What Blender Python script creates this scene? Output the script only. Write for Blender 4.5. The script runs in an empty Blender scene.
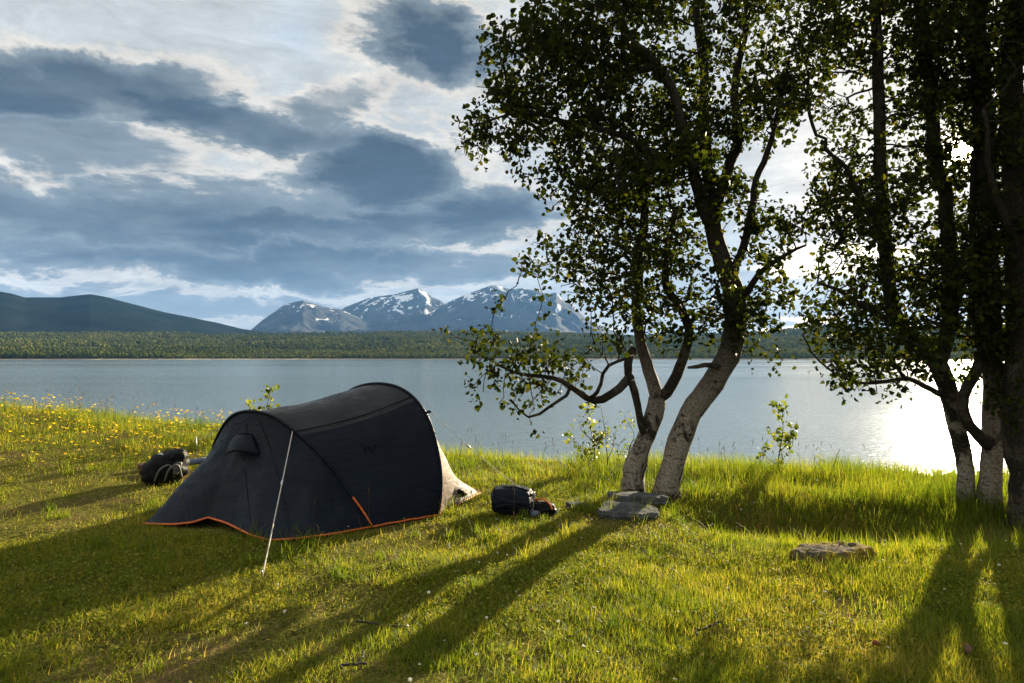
import bpy, bmesh, math, random
import numpy as np
from mathutils import Vector, Matrix

rng = np.random.default_rng(11)
random.seed(11)
S = bpy.context.scene
COL = S.collection
R = math.radians

# ------------------------------------------------------------------ camera
F = 683.0
CAM_Z = 1.5
PITCH = math.atan(16.5 / F)
cam = bpy.data.cameras.new('camera')
cam.lens = 24.0; cam.sensor_width = 36.0
cam.clip_start = 0.05; cam.clip_end = 60000
cam_o = bpy.data.objects.new('camera', cam); COL.objects.link(cam_o)
cam_o.location = (0, 0, CAM_Z)
cam_o.rotation_euler = (math.pi / 2 + PITCH, 0, 0)
S.camera = cam_o


def pix_dir(x, y):
    """direction of a photograph point, scaled so that its forward (Y) part is 1"""
    a = (x - 512) / F; b = (341.5 - y) / F
    c, s = math.cos(PITCH), math.sin(PITCH)
    d = np.array([a, c - b * s, s + b * c])
    return d / d[1]


def at(x, y, Y):
    return np.array([0, 0, CAM_Z]) + pix_dir(x, y) * Y


SUN_D = pix_dir(962, 150); SUN_D = SUN_D / np.linalg.norm(SUN_D)
SUN_EL = math.asin(SUN_D[2]); SUN_AZ = math.atan2(SUN_D[0], SUN_D[1])

# ------------------------------------------------------------------ render
S.render.engine = 'CYCLES'
S.view_settings.view_transform = 'Standard'
S.view_settings.look = 'None'
S.view_settings.exposure = 1.97
S.view_settings.gamma = 1.0
S.view_settings.use_curve_mapping = False
cy = S.cycles
cy.max_bounces = 8; cy.diffuse_bounces = 4; cy.glossy_bounces = 2
cy.transmission_bounces = 5; cy.transparent_max_bounces = 8; cy.volume_bounces = 0
cy.use_denoising = True
cy.caustics_reflective = False; cy.caustics_refractive = False
cy.sample_clamp_indirect = 6.0


# ------------------------------------------------------------------ node helper
class NT:
    def __init__(s, tree):
        s.t = tree; s.n = tree.nodes; s.l = tree.links

    def new(s, t, **kw):
        n = s.n.new(t)
        for k, v in kw.items(): setattr(n, k, v)
        return n

    def put(s, sock, v):
        if hasattr(v, 'is_output'): s.l.new(v, sock)
        elif v is not None: sock.default_value = v

    def m(s, op, a, b=None, c=None, clamp=False):
        n = s.new('ShaderNodeMath', operation=op, use_clamp=clamp)
        for i, v in enumerate((a, b, c)):
            if v is not None: s.put(n.inputs[i], v)
        return n.outputs[0]

    def v(s, op, a, b=None, scale=None):
        n = s.new('ShaderNodeVectorMath', operation=op)
        s.put(n.inputs[0], a)
        if b is not None: s.put(n.inputs[1], b)
        if scale is not None: s.put(n.inputs['Scale'], scale)
        return n.outputs['Value'] if op in ('LENGTH', 'DOT_PRODUCT') else n.outputs[0]

    def noise(s, vec, scale=5, detail=4, rough=0.55, dist=0.0, out='Fac', dim='3D'):
        n = s.new('ShaderNodeTexNoise', noise_dimensions=dim)
        if vec is not None: s.put(n.inputs['Vector'], vec)
        n.inputs['Scale'].default_value = scale; n.inputs['Detail'].default_value = detail
        n.inputs['Roughness'].default_value = rough; n.inputs['Distortion'].default_value = dist
        return n.outputs[out]

    def sstep(s, x, a, b, lo=0.0, hi=1.0, kind='SMOOTHSTEP'):
        n = s.new('ShaderNodeMapRange', interpolation_type=kind)
        s.put(n.inputs[0], x)
        n.inputs[1].default_value = a; n.inputs[2].default_value = b
        n.inputs[3].default_value = lo; n.inputs[4].default_value = hi
        return n.outputs[0]

    def mix(s, f, a, b):
        n = s.new('ShaderNodeMix', data_type='RGBA')
        s.put(n.inputs[0], f); s.put(n.inputs[6], a); s.put(n.inputs[7], b)
        return n.outputs[2]

    def mapping(s, vec, loc=(0, 0, 0), rot=(0, 0, 0), scale=(1, 1, 1), kind='POINT'):
        n = s.new('ShaderNodeMapping', vector_type=kind)
        s.put(n.inputs[0], vec)
        n.inputs[1].default_value = loc; n.inputs[2].default_value = rot; n.inputs[3].default_value = scale
        return n.outputs[0]

    def ramp(s, f, stops):
        n = s.new('ShaderNodeValToRGB')
        e = n.color_ramp.elements
        while len(e) < len(stops): e.new(0.5)
        for i, (p, c) in enumerate(stops):
            e[i].position = p; e[i].color = (*c, 1)
        s.put(n.inputs[0], f)
        return n.outputs[0]


# ------------------------------------------------------------------ sky
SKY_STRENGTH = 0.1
W = bpy.data.worlds.new('World'); S.world = W; W.use_nodes = True


def azel(x, y):
    d = pix_dir(x, y); d = d / np.linalg.norm(d)
    return math.degrees(math.atan2(d[0], d[1])), math.degrees(math.asin(d[2]))


def build_sky():
    T = NT(W.node_tree)
    bg = T.n['Background']; bg.inputs[1].default_value = SKY_STRENGTH
    sky = T.new('ShaderNodeTexSky', sky_type='NISHITA')
    sky.sun_disc = False; sky.sun_elevation = SUN_EL; sky.sun_rotation = SUN_AZ
    sky.altitude = 100; sky.air_density = 1.0; sky.dust_density = 1.0; sky.ozone_density = 1.5
    d = T.v('NORMALIZE', T.new('ShaderNodeTexCoord').outputs['Generated'])
    sx = T.new('ShaderNodeSeparateXYZ'); T.put(sx.inputs[0], d)
    X, Y, Z = sx.outputs
    az = T.m('MULTIPLY', T.m('ARCTAN2', X, Y), 57.29578)
    el = T.m('MULTIPLY', T.m('ARCSINE', Z), 57.29578)
    # cloud layer coordinates: a plane overhead seen in perspective
    zz = T.m('ADD', T.m('MAXIMUM', Z, 0.0), 0.10)
    cp = T.new('ShaderNodeCombineXYZ')
    T.put(cp.inputs[0], T.m('DIVIDE', X, zz)); T.put(cp.inputs[1], T.m('DIVIDE', Y, zz)); T.put(cp.inputs[2], 0.37)
    P0 = cp.outputs[0]
    big = T.noise(P0, 0.55, 6, 0.58, 0.3)
    fine = T.noise(P0, 2.1, 9, 0.66, 0.5)
    # angular coordinates, pushed about by noise so that no edge is regular
    pa = T.new('ShaderNodeCombineXYZ'); T.put(pa.inputs[0], az); T.put(pa.inputs[1], el)
    wn = T.noise(T.v('MULTIPLY', d, (4.8, 4.8, 11.5)), 1.0, 8, 0.66, 0.3, out='Color')
    wn = T.v('MULTIPLY', T.v('SUBTRACT', wn, (0.5, 0.5, 0.5)), (17, 8.5, 0))
    P = T.v('ADD', pa.outputs[0], wn)
    # dark cloud banks: centre x, y, half width, half height (photograph points), tilt, weight
    banks = [(440, 40, 92, 52, -10, 1.0), (60, 92, 190, 42, 8, .85), (250, 128, 190, 26, -2, .75), (390, 175, 105, 44, 0, 1.0),
             (140, 215, 230, 38, 6, .8), (330, 232, 210, 26, 3, .75), (490, 222, 95, 30, 4, .75), (300, 268, 300, 22, 0, .8),
             (60, 150, 130, 30, 0, .55), (340, 105, 70, 22, 10, .5), (150, 302, 280, 14, 0, .55), (620, 310, 200, 12, 0, .25),
             (-160, 120, 160, 110, 0, .8), (-150, 250, 150, 40, 0, .6), (20, 255, 120, 20, 0, .5)]
    D = None
    for bx, by, rw, rh, tilt, wgt in banks:
        a0, e0 = azel(bx, by)
        a1, _ = azel(bx + rw, by); a2, _ = azel(bx - rw, by); _, e1 = azel(bx, by - rh); _, e2 = azel(bx, by + rh)
        q = T.mapping(P, (a0, e0, 0), (0, 0, R(tilt)), (abs(a1 - a2) / 2, abs(e1 - e2) / 2, 1), 'TEXTURE')
        g = T.sstep(T.v('LENGTH', q), 1.45, 0.35, 0, wgt)
        D = g if D is None else T.m('MAXIMUM', T.m('MULTIPLY', D, 1.0), T.m('ADD', T.m('MULTIPLY', D, 0.35), g))
    # elsewhere (overhead, behind) a broken layer of the same cloud
    off = T.m('MAXIMUM', T.sstep(T.m('ABSOLUTE', az), 40, 62), T.sstep(el, 27, 40))
    gen = T.m('MULTIPLY', T.sstep(big, 0.40, 0.72), off)
    gen = T.m('MAXIMUM', gen, T.m('MULTIPLY', T.sstep(T.m('ABSOLUTE', az), 70, 110), 0.25))
    D = T.m('MAXIMUM', D, gen)
    D = T.m('ADD', D, T.m('MULTIPLY', T.m('SUBTRACT', fine, 0.5), 0.8))
    D = T.m('ADD', D, T.m('MULTIPLY', T.m('SUBTRACT', big, 0.5), 0.5), clamp=True)
    # how close to the sun
    sd = T.v('DOT_PRODUCT', d, tuple(SUN_D))
    near = T.sstep(sd, 0.955, 0.9997)
    thin = T.mix(near, (0.50, 0.535, 0.545, 1), (0.86, 0.80, 0.71, 1))
    rim = T.mix(near, (0.66, 0.63, 0.57, 1), (1.2, 1.08, 0.9, 1))
    dark = T.mix(near, (0.056, 0.084, 0.117, 1), (0.34, 0.37, 0.40, 1))
    mid = T.mix(near, (0.205, 0.246, 0.276, 1), (0.70, 0.70, 0.68, 1))
    c = T.mix(T.sstep(D, 0.0, 0.22), thin, rim)
    c = T.mix(T.sstep(D, 0.22, 0.52), c, mid)
    c = T.mix(T.sstep(D, 0.45, 1.0), c, dark)
    # variation inside the cloud masses
    c = T.v('SCALE', c, scale=T.m('MULTIPLY', T.sstep(fine, 0.25, 0.8, 0.80, 1.25, 'LINEAR'), T.sstep(T.noise(T.v('MULTIPLY', d, (9, 9, 34)), 1.0, 9, 0.72, 0.6), 0.3, 0.7, 0.80, 1.22, 'LINEAR')))
    # low air over the far shore
    c = T.mix(T.sstep(el, 9, 0.0, 0, 0.55), c, T.mix(near, (0.39, 0.42, 0.42, 1), (0.75, 0.72, 0.65, 1)))
    # sky behind the viewer brightened, as added fill for the shaded sides
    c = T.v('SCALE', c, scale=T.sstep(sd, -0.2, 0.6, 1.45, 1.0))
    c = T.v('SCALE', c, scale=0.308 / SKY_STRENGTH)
    # patches where blue sky is open between the banks
    hole = T.sstep(T.noise(P0, 0.8, 3, 0.5), 0.60, 0.72)
    cov = T.m('SUBTRACT', 1.0, T.m('MULTIPLY', T.m('MULTIPLY', hole, T.sstep(D, 0.3, 0.05)), 0.35))
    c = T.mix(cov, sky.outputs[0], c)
    # bright air round the sun
    glow = T.m('ADD', T.m('MULTIPLY', T.m('POWER', T.m('MAXIMUM', sd, 0.0), 900.0), 1.6),
               T.m('MULTIPLY', T.m('POWER', T.m('MAXIMUM', sd, 0.0), 9000.0), 120.0))
    gl = T.v('SCALE', (1.0, 0.86, 0.62), scale=glow)
    c = T.v('ADD', c, gl)
    # below the horizon: dim
    c = T.v('SCALE', c, scale=T.sstep(el, -6, -0.5, 0.25, 1.0))
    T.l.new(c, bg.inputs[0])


build_sky()

sun = bpy.data.lights.new('sun', 'SUN'); sun.energy = 5.0; sun.angle = R(0.53); sun.color = (1.0, 0.85, 0.60)
sun_o = bpy.data.objects.new('sun', sun); COL.objects.link(sun_o)
sun_o.rotation_euler = Vector(-SUN_D).to_track_quat('-Z', 'Y').to_euler()
sun_o.location = (20, 30, 15)


# ------------------------------------------------------------------ mesh helpers
def np_mesh(name, V, faces, smooth=False, attrs=None):
    """V (n,3); faces: list of int arrays (m,k)"""
    me = bpy.data.meshes.new(name)
    V = np.ascontiguousarray(V, dtype=np.float32)
    me.vertices.add(len(V)); me.vertices.foreach_set('co', V.ravel())
    faces = [np.asarray(f, dtype=np.int32) for f in faces if len(f)]
    li = np.concatenate([f.ravel() for f in faces])
    tot = np.concatenate([np.full(len(f), f.shape[1], np.int32) for f in faces])
    st = np.concatenate([[0], np.cumsum(tot)[:-1]]).astype(np.int32)
    me.loops.add(len(li)); me.loops.foreach_set('vertex_index', li)
    me.polygons.add(len(tot)); me.polygons.foreach_set('loop_start', st)
    me.update(calc_edges=True)
    if smooth: me.polygons.foreach_set('use_smooth', np.ones(len(tot), bool))
    for k, a in (attrs or {}).items():
        at_ = me.attributes.new(k, 'FLOAT', 'POINT'); at_.data.foreach_set('value', np.asarray(a, np.float32))
    me.validate()
    return me


def link(name, me, mat, parent=None, loc=None):
    o = bpy.data.objects.new(name, me); COL.objects.link(o)
    if mat is not None: me.materials.append(mat)
    if parent is not None: o.parent = parent
    if loc is not None: o.location = loc
    return o


def thing(name, label, cat, loc=(0, 0, 0), rz=0.0, group=None):
    o = bpy.data.objects.new(name, None); COL.objects.link(o)
    o.location = loc; o.rotation_euler = (0, 0, rz); o.empty_display_size = 0.1
    o['label'] = label; o['category'] = cat
    if group: o['group'] = group
    return o


def tag(o, label=None, cat=None, group=None, kind=None):
    if label: o['label'] = label
    if cat: o['category'] = cat
    if group: o['group'] = group
    if kind: o['kind'] = kind
    return o


def copy_tree(o, parent=None):
    c = o.copy(); COL.objects.link(c); c.parent = parent
    for ch in list(o.children): copy_tree(ch, c)
    return c


def frames(P):
    P = np.asarray(P, float); n = len(P)
    t = np.gradient(P, axis=0); t /= np.linalg.norm(t, axis=1)[:, None] + 1e-12
    up = np.array([0.31, 0.87, 0.38]); u = np.cross(t[0], up)
    if np.linalg.norm(u) < 0.1: u = np.cross(t[0], [1, 0, 0])
    U = np.zeros((n, 3))
    for i in range(n):
        u = u - t[i] * (u @ t[i]); u = u / (np.linalg.norm(u) + 1e-12); U[i] = u
    return t, U, np.cross(t, U)


def tube_arrays(P, r, sides=6, cap=True, bump=None):
    P = np.asarray(P, float); n = len(P)
    r = np.broadcast_to(np.asarray(r, float), (n,))
    t, U, B = frames(P)
    a = np.arange(sides) * 2 * math.pi / sides
    rr = np.repeat(r[:, None], sides, 1)
    if bump is not None: rr = rr * bump(np.arange(n)[:, None] / max(1, n - 1), a[None, :])
    V = (P[:, None, :] + rr[..., None] * (np.cos(a)[None, :, None] * U[:, None, :] + np.sin(a)[None, :, None] * B[:, None, :])).reshape(-1, 3)
    i = np.arange(n - 1)[:, None] * sides; j = np.arange(sides)[None, :]; j2 = (j + 1) % sides
    Q = np.stack([i + j, i + j2, i + sides + j2, i + sides + j], -1).reshape(-1, 4)
    tri = np.zeros((0, 3), int)
    if cap:
        V = np.vstack([V, P[0] - t[0] * r[0] * .3, P[-1] + t[-1] * r[-1] * .6])
        b = n * sides; k = np.arange(sides); k2 = (k + 1) % sides
        tri = np.vstack([np.stack([np.full(sides, b), k2, k], 1), np.stack([np.full(sides, b + 1), (n - 1) * sides + k, (n - 1) * sides + k2], 1)])
    return V, Q, tri


class Soup:
    def __init__(s): s.V = []; s.F = {}; s.n = 0; s.A = {}

    def add(s, V, *faces, **attrs):
        for f in faces:
            f = np.asarray(f)
            if len(f): s.F.setdefault(f.shape[1], []).append(f + s.n)
        s.V.append(V); s.n += len(V)
        for k, a in attrs.items(): s.A.setdefault(k, []).append(np.broadcast_to(np.asarray(a, float), (len(V),)))

    def tube(s, P, r, sides=6, **k): s.add(*tube_arrays(P, r, sides, **k)); return s

    def mesh(s, name, smooth=True):
        return np_mesh(name, np.vstack(s.V), [np.vstack(f) for f in s.F.values()], smooth, {k: np.concatenate(a) for k, a in s.A.items()})


def smooth_path(pts, step):
    """Catmull-Rom through rows of any width, resampled about every step (first three columns are the position)"""
    P = np.asarray(pts, float)
    if len(P) == 2: Q = np.linspace(P[0], P[1], 30)
    else:
        E = np.vstack([2 * P[0] - P[1], P, 2 * P[-1] - P[-2]])
        out = []
        for i in range(len(P) - 1):
            p0, p1, p2, p3 = E[i:i + 4]
            for t in np.linspace(0, 1, 16, endpoint=False):
                out.append(0.5 * ((2 * p1) + (-p0 + p2) * t + (2 * p0 - 5 * p1 + 4 * p2 - p3) * t * t + (-p0 + 3 * p1 - 3 * p2 + p3) * t ** 3))
        out.append(P[-1]); Q = np.array(out)
    L = np.concatenate([[0], np.cumsum(np.linalg.norm(np.diff(Q[:, :3], axis=0), axis=1))])
    n = max(2, int(round(L[-1] / step)) + 1)
    s = np.linspace(0, L[-1], n)
    return np.stack([np.interp(s, L, Q[:, k]) for k in range(Q.shape[1])], 1)


def vnoise(p, seed=0):
    """smooth value noise for arrays of points (n, d<=3), range about -1..1"""
    p = np.asarray(p, float)
    if p.shape[-1] == 2: p = np.concatenate([p, np.zeros(p.shape[:-1] + (1,))], -1)
    i = np.floor(p).astype(np.int64); f = p - i; f = f * f * (3 - 2 * f)

    def h(ix, iy, iz):
        n = (ix * 374761393 + iy * 668265263 + iz * 2147483647 + seed * 974711) & 0xffffffff
        n = ((n ^ (n >> 13)) * 1274126177) & 0xffffffff
        n = (n ^ (n >> 16)) & 0xffffffff
        return n / 2147483647.5 - 1
    r = 0
    for a in (0, 1):
        for b in (0, 1):
            for c in (0, 1):
                w = (f[..., 0] if a else 1 - f[..., 0]) * (f[..., 1] if b else 1 - f[..., 1]) * (f[..., 2] if c else 1 - f[..., 2])
                r = r + w * h(i[..., 0] + a, i[..., 1] + b, i[..., 2] + c)
    return r


def fbm(p, oct=4, seed=0, gain=0.5):
    p = np.asarray(p, float)
    r = 0; a = 1.0; s = 0
    for k in range(oct):
        r = r + a * vnoise(p * 2 ** k, seed + k * 7); s += a; a *= gain
    return r / s


def sst(x, a, b):
    t = np.clip((np.asarray(x, float) - a) / (b - a), 0, 1); return t * t * (3 - 2 * t)


# ------------------------------------------------------------------ materials
def material(name):
    m = bpy.data.materials.new(name); m.use_nodes = True
    T = NT(m.node_tree); T.b = T.n['Principled BSDF']; T.out = T.n['Material Output']; T.mat = m
    T.obj = lambda: T.new('ShaderNodeTexCoord').outputs['Object']
    return T


def simple(name, col, rough=0.6, var=0.25, scale=8, bump=0.0, bscale=60, spec=0.5, metal=0.0):
    T = material(name)
    f = T.noise(T.obj(), scale, 5, 0.6)
    a = tuple(c * (1 - var) for c in col); b = tuple(min(1, c * (1 + var)) for c in col)
    T.put(T.b.inputs['Base Color'], T.mix(T.sstep(f, 0.3, 0.7), (*a, 1), (*b, 1)))
    T.b.inputs['Roughness'].default_value = rough
    T.b.inputs['Specular IOR Level'].default_value = spec
    T.b.inputs['Metallic'].default_value = metal
    if bump:
        n = T.new('ShaderNodeBump'); n.inputs['Strength'].default_value = bump; n.inputs['Distance'].default_value = 0.01
        T.put(n.inputs['Height'], T.noise(T.obj(), bscale, 4, 0.6)); T.l.new(n.outputs[0], T.b.inputs['Normal'])
    return T.mat


def leafy(name, stops, trans, rough=0.5, spec=0.3, patch=None):
    """leaf or blade: colour from the per-piece value 'rnd', light passes through"""
    T = material(name)
    a = T.new('ShaderNodeAttribute', attribute_name='rnd').outputs['Fac']
    if patch:
        n = T.noise(T.obj(), patch[0], 3, 0.55)
        a = T.m('ADD', a, T.m('MULTIPLY', T.m('SUBTRACT', n, 0.5), patch[1]), clamp=True)
    c = T.ramp(a, stops)
    T.put(T.b.inputs['Base Color'], c); T.b.inputs['Roughness'].default_value = rough
    T.b.inputs['Specular IOR Level'].default_value = spec
    tr = T.new('ShaderNodeBsdfTranslucent')
    T.put(tr.inputs[0], T.v('MULTIPLY', c, trans[1]))
    mx = T.new('ShaderNodeMixShader'); mx.inputs[0].default_value = trans[0]
    T.l.new(T.b.outputs[0], mx.inputs[1]); T.l.new(tr.outputs[0], mx.inputs[2]); T.l.new(mx.outputs[0], T.out.inputs[0])
    return T.mat


M = {}
M['grass'] = leafy('grass', [(0.0, (0.042, 0.080, 0.008)), (0.35, (0.105, 0.150, 0.013)), (0.7, (0.205, 0.215, 0.020)), (0.93, (0.30, 0.255, 0.040)), (1.0, (0.38, 0.29, 0.10))],
                   (0.55, (1.7, 1.6, 0.7)), 0.55, 0.15, (0.9, 1.1))
M['clover'] = leafy('clover', [(0.0, (0.06, 0.095, 0.010)), (0.6, (0.17, 0.19, 0.020)), (1.0, (0.28, 0.24, 0.045))], (0.42, (1.5, 1.4, 0.8)), 0.75, 0.1, (0.7, 0.8))
M['stalk'] = leafy('stalk', [(0.0, (0.16, 0.13, 0.04)), (0.6, (0.26, 0.19, 0.08)), (1.0, (0.24, 0.11, 0.06))], (0.4, (1.3, 1.2, 0.9)), 0.6, 0.2)
M['buttercup'] = leafy('buttercup', [(0.0, (0.80, 0.50, 0.01)), (1.0, (0.85, 0.66, 0.02))], (0.55, (1.1, 1.05, 0.6)), 0.4, 0.4)
M['white_petal'] = leafy('white_petal', [(0.0, (0.62, 0.62, 0.56)), (1.0, (0.8, 0.8, 0.76))], (0.35, (1.0, 1.0, 0.95)), 0.6, 0.2)
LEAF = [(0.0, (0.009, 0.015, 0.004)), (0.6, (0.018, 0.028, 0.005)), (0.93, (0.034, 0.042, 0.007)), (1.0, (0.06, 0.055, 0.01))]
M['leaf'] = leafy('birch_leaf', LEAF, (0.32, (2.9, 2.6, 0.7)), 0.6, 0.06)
M['leaf_low'] = leafy('young_leaf', [(0.0, (0.05, 0.08, 0.016)), (0.6, (0.11, 0.14, 0.022)), (1.0, (0.19, 0.19, 0.04))], (0.5, (1.7, 1.6, 0.8)), 0.45, 0.35)


def bark(name, white):
    T = material(name)
    o = T.obj()
    st = T.mapping(o, scale=(9, 9, 26))
    len_ = T.noise(st, 1.0, 5, 0.62, 0.2)
    blot = T.noise(T.mapping(o, scale=(5, 5, 3.2)), 1.0, 6, 0.66, 0.5)
    fine = T.noise(o, 40, 4, 0.6)
    paper = T.mix(T.sstep(fine, 0.3, 0.7), (0.115, 0.095, 0.075, 1), (0.29, 0.26, 0.215, 1))
    darkc = T.mix(T.sstep(fine, 0.3, 0.75), (0.010, 0.008, 0.006, 1), (0.035, 0.027, 0.020, 1))
    z = T.new('ShaderNodeSeparateXYZ'); T.put(z.inputs[0], o)
    up = T.sstep(z.outputs[2], 0.5, 2.0)          # pale paper on the lower stem; backlit darkness painted into the bark above
    k = T.m('ADD', T.sstep(len_, 0.54, 0.70), T.sstep(blot, 0.50 - 0.14 * (1 - white), 0.62 - 0.1 * (1 - white)), clamp=True)
    k = T.m('MAXIMUM', k, T.m('MULTIPLY', up, 0.9 if white > .4 else 1.0))
    if white < 0.2: k = T.m('MAXIMUM', k, 0.85)
    T.put(T.b.inputs['Base Color'], T.mix(k, paper, darkc))
    T.b.inputs['Roughness'].default_value = 0.85
    T.b.inputs['Specular IOR Level'].default_value = 0.2
    b = T.new('ShaderNodeBump'); b.inputs['Strength'].default_value = 0.8; b.inputs['Distance'].default_value = 0.02
    T.put(b.inputs['Height'], T.m('ADD', T.m('MULTIPLY', len_, 0.6), T.m('ADD', blot, T.m('MULTIPLY', fine, 0.4))))
    T.l.new(b.outputs[0], T.b.inputs['Normal'])
    return T.mat


M['bark_pale'] = bark('pale_bark', 1.0)
M['bark_mid'] = bark('birch_bark', 0.6)
M['bark_dark'] = bark('dark_bark', 0.0)


def fabric(name, c1, c2, rough=0.45, sheen=0.15):
    T = material(name)
    o = T.obj()
    T.put(T.b.inputs['Base Color'], T.mix(T.sstep(T.noise(o, 2.2, 5, 0.6), 0.3, 0.7), (*c1, 1), (*c2, 1)))
    T.put(T.b.inputs['Roughness'], T.sstep(T.noise(o, 9, 4, 0.6), 0.3, 0.7, rough - 0.1, rough + 0.15))
    T.b.inputs['Sheen Weight'].default_value = sheen; T.b.inputs['Sheen Roughness'].default_value = 0.4
    T.b.inputs['Specular IOR Level'].default_value = 0.12
    b = T.new('ShaderNodeBump'); b.inputs['Strength'].default_value = 0.7; b.inputs['Distance'].default_value = 0.02
    wr = T.noise(T.mapping(o, scale=(2.0, 2.0, 5.0)), 2.2, 4, 0.55, 1.2)
    T.put(b.inputs['Height'], T.m('ADD', wr, T.m('MULTIPLY', T.noise(o, 420, 1, 0.5), 0.03)))
    T.l.new(b.outputs[0], T.b.inputs['Normal'])
    return T.mat


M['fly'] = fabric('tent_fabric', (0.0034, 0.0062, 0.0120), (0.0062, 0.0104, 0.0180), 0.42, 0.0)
M['fly_sheen'] = fabric('tent_fabric_sun_sheen', (0.022, 0.025, 0.030), (0.038, 0.041, 0.046), 0.40, 0.0)  # tent fabric lightened, the sun's grazing sheen on the roof put into its colour
M['inner'] = fabric('tan_fabric', (0.12, 0.088, 0.066), (0.22, 0.168, 0.13), 0.6, 0.1)
M['orange'] = simple('orange_webbing', (0.55, 0.115, 0.014), 0.6, 0.2, 30)
M['cord'] = simple('pale_cord', (0.46, 0.42, 0.36), 0.7, 0.15, 40)
M['metal'] = simple('dull_metal', (0.45, 0.45, 0.46), 0.35, 0.1, 30, metal=1.0)
M['black'] = simple('black_nylon', (0.005, 0.0055, 0.0065), 0.6, 0.35, 12, 0.4, 30, 0.12)
M['navy'] = simple('navy_nylon', (0.006, 0.009, 0.016), 0.6, 0.3, 10, 0.5, 14, 0.12)
M['grey_strap'] = simple('grey_strap', (0.09, 0.085, 0.08), 0.6, 0.3, 25)
M['blue_pad'] = simple('blue_grey_foam', (0.10, 0.125, 0.20), 0.8, 0.2, 20)
M['brown'] = simple('brown_leather', (0.075, 0.028, 0.014), 0.6, 0.3, 20)


def stone_mat(name, c1, c2, moss=0.0):
    T = material(name)
    o = T.obj()
    f = T.noise(o, 9, 8, 0.65, 0.3)
    c = T.mix(T.sstep(f, 0.3, 0.7), (*c1, 1), (*c2, 1))
    li = T.new('ShaderNodeTexVoronoi'); li.inputs['Scale'].default_value = 22; T.put(li.inputs['Vector'], o)
    c = T.mix(T.sstep(T.m('ADD', li.outputs['Distance'], T.m('MULTIPLY', T.noise(o, 30, 3), 0.4)), 0.42, 0.30, 0, 0.45), c, (0.17, 0.165, 0.145, 1))
    if moss:
        k = T.sstep(T.noise(o, 5.5, 6, 0.65, 0.4), 0.60 - moss * .14, 0.66 - moss * .12)
        mc = T.mix(T.sstep(T.noise(o, 40, 4), 0.35, 0.65), (0.10, 0.06, 0.012, 1), (0.24, 0.17, 0.03, 1))
        c = T.mix(k, c, mc)
    T.put(T.b.inputs['Base Color'], c); T.b.inputs['Roughness'].default_value = 0.95; T.b.inputs['Specular IOR Level'].default_value = 0.05
    b = T.new('ShaderNodeBump'); b.inputs['Strength'].default_value = 0.9; b.inputs['Distance'].default_value = 0.015
    T.put(b.inputs['Height'], T.noise(o, 16, 8, 0.7)); T.l.new(b.outputs[0], T.b.inputs['Normal'])
    return T.mat


M['slate'] = stone_mat('slate_stone', (0.045, 0.05, 0.055), (0.11, 0.115, 0.115))
M['mossy'] = stone_mat('mossy_stone', (0.030, 0.025, 0.020), (0.085, 0.070, 0.055), 1.0)

# ------------------------------------------------------------------ ground
LAKE_Z = -1.7


def crest_y(x): return np.interp(x, [-40, -9, -5, -1, 2.6, 7, 40], [15, 12.2, 11.2, 10.2, 9.6, 9.1, 8.2])


def crest_z(x): return np.interp(x, [-40, -9, -5, -1, 2.6, 7, 40], [1.2, 0.60, 0.36, 0.03, -0.12, -0.22, -0.5])


def ground_z(x, y, rough=True):
    x = np.asarray(x, float); y = np.asarray(y, float)
    yc = crest_y(x); zc = crest_z(x)
    z = zc * sst(y, 3.5, yc)
    z = z - 0.27 * np.exp(-((y - (yc - 2.95)) / 0.62) ** 2) * sst(x, 1.25, 2.3)
    z = z + 0.05 * sst(y, yc - 2.3, yc - 1.9) * sst(x, 1.25, 2.3)
    z = z + 0.06 * np.exp(-((y - (yc - 0.3)) / 0.5) ** 2) * sst(x, 0.6, 2.6)
    d = y - yc
    z = z - np.where(d > 0, (zc - LAKE_Z + 1.0) * sst(d, 0, 7.0), 0)
    if rough:
        p = np.stack([x, y], -1)
        z = z + 0.030 * fbm(p * 1.3, 3, 3) + 0.012 * vnoise(p * 6.0, 9)
    return z


def on_ground(px, py):
    """where the sight line of a photograph point meets the ground"""
    d = pix_dir(px, py)
    Y = np.linspace(2.5, 16, 2700)
    X = d[0] * Y; Z = CAM_Z + d[2] * Y
    g = ground_z(X, Y)
    i = int(np.argmax(Z <= g))
    return np.array([X[i], Y[i], g[i]])


def gpt(px, py):
    return on_ground(px, py)


def grid_mesh(name, xs, ys, zf, smooth=True):
    Xg, Yg = np.meshgrid(xs, ys, indexing='xy')
    Z = zf(Xg, Yg)
    V = np.stack([Xg, Yg, Z], -1).reshape(-1, 3)
    nx, ny = len(xs), len(ys)
    i = np.arange(ny - 1)[:, None] * nx; j = np.arange(nx - 1)[None, :]
    Q = np.stack([i + j, i + j + 1, i + nx + j + 1, i + nx + j], -1).reshape(-1, 4)
    return np_mesh(name, V, [Q], smooth)


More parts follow.
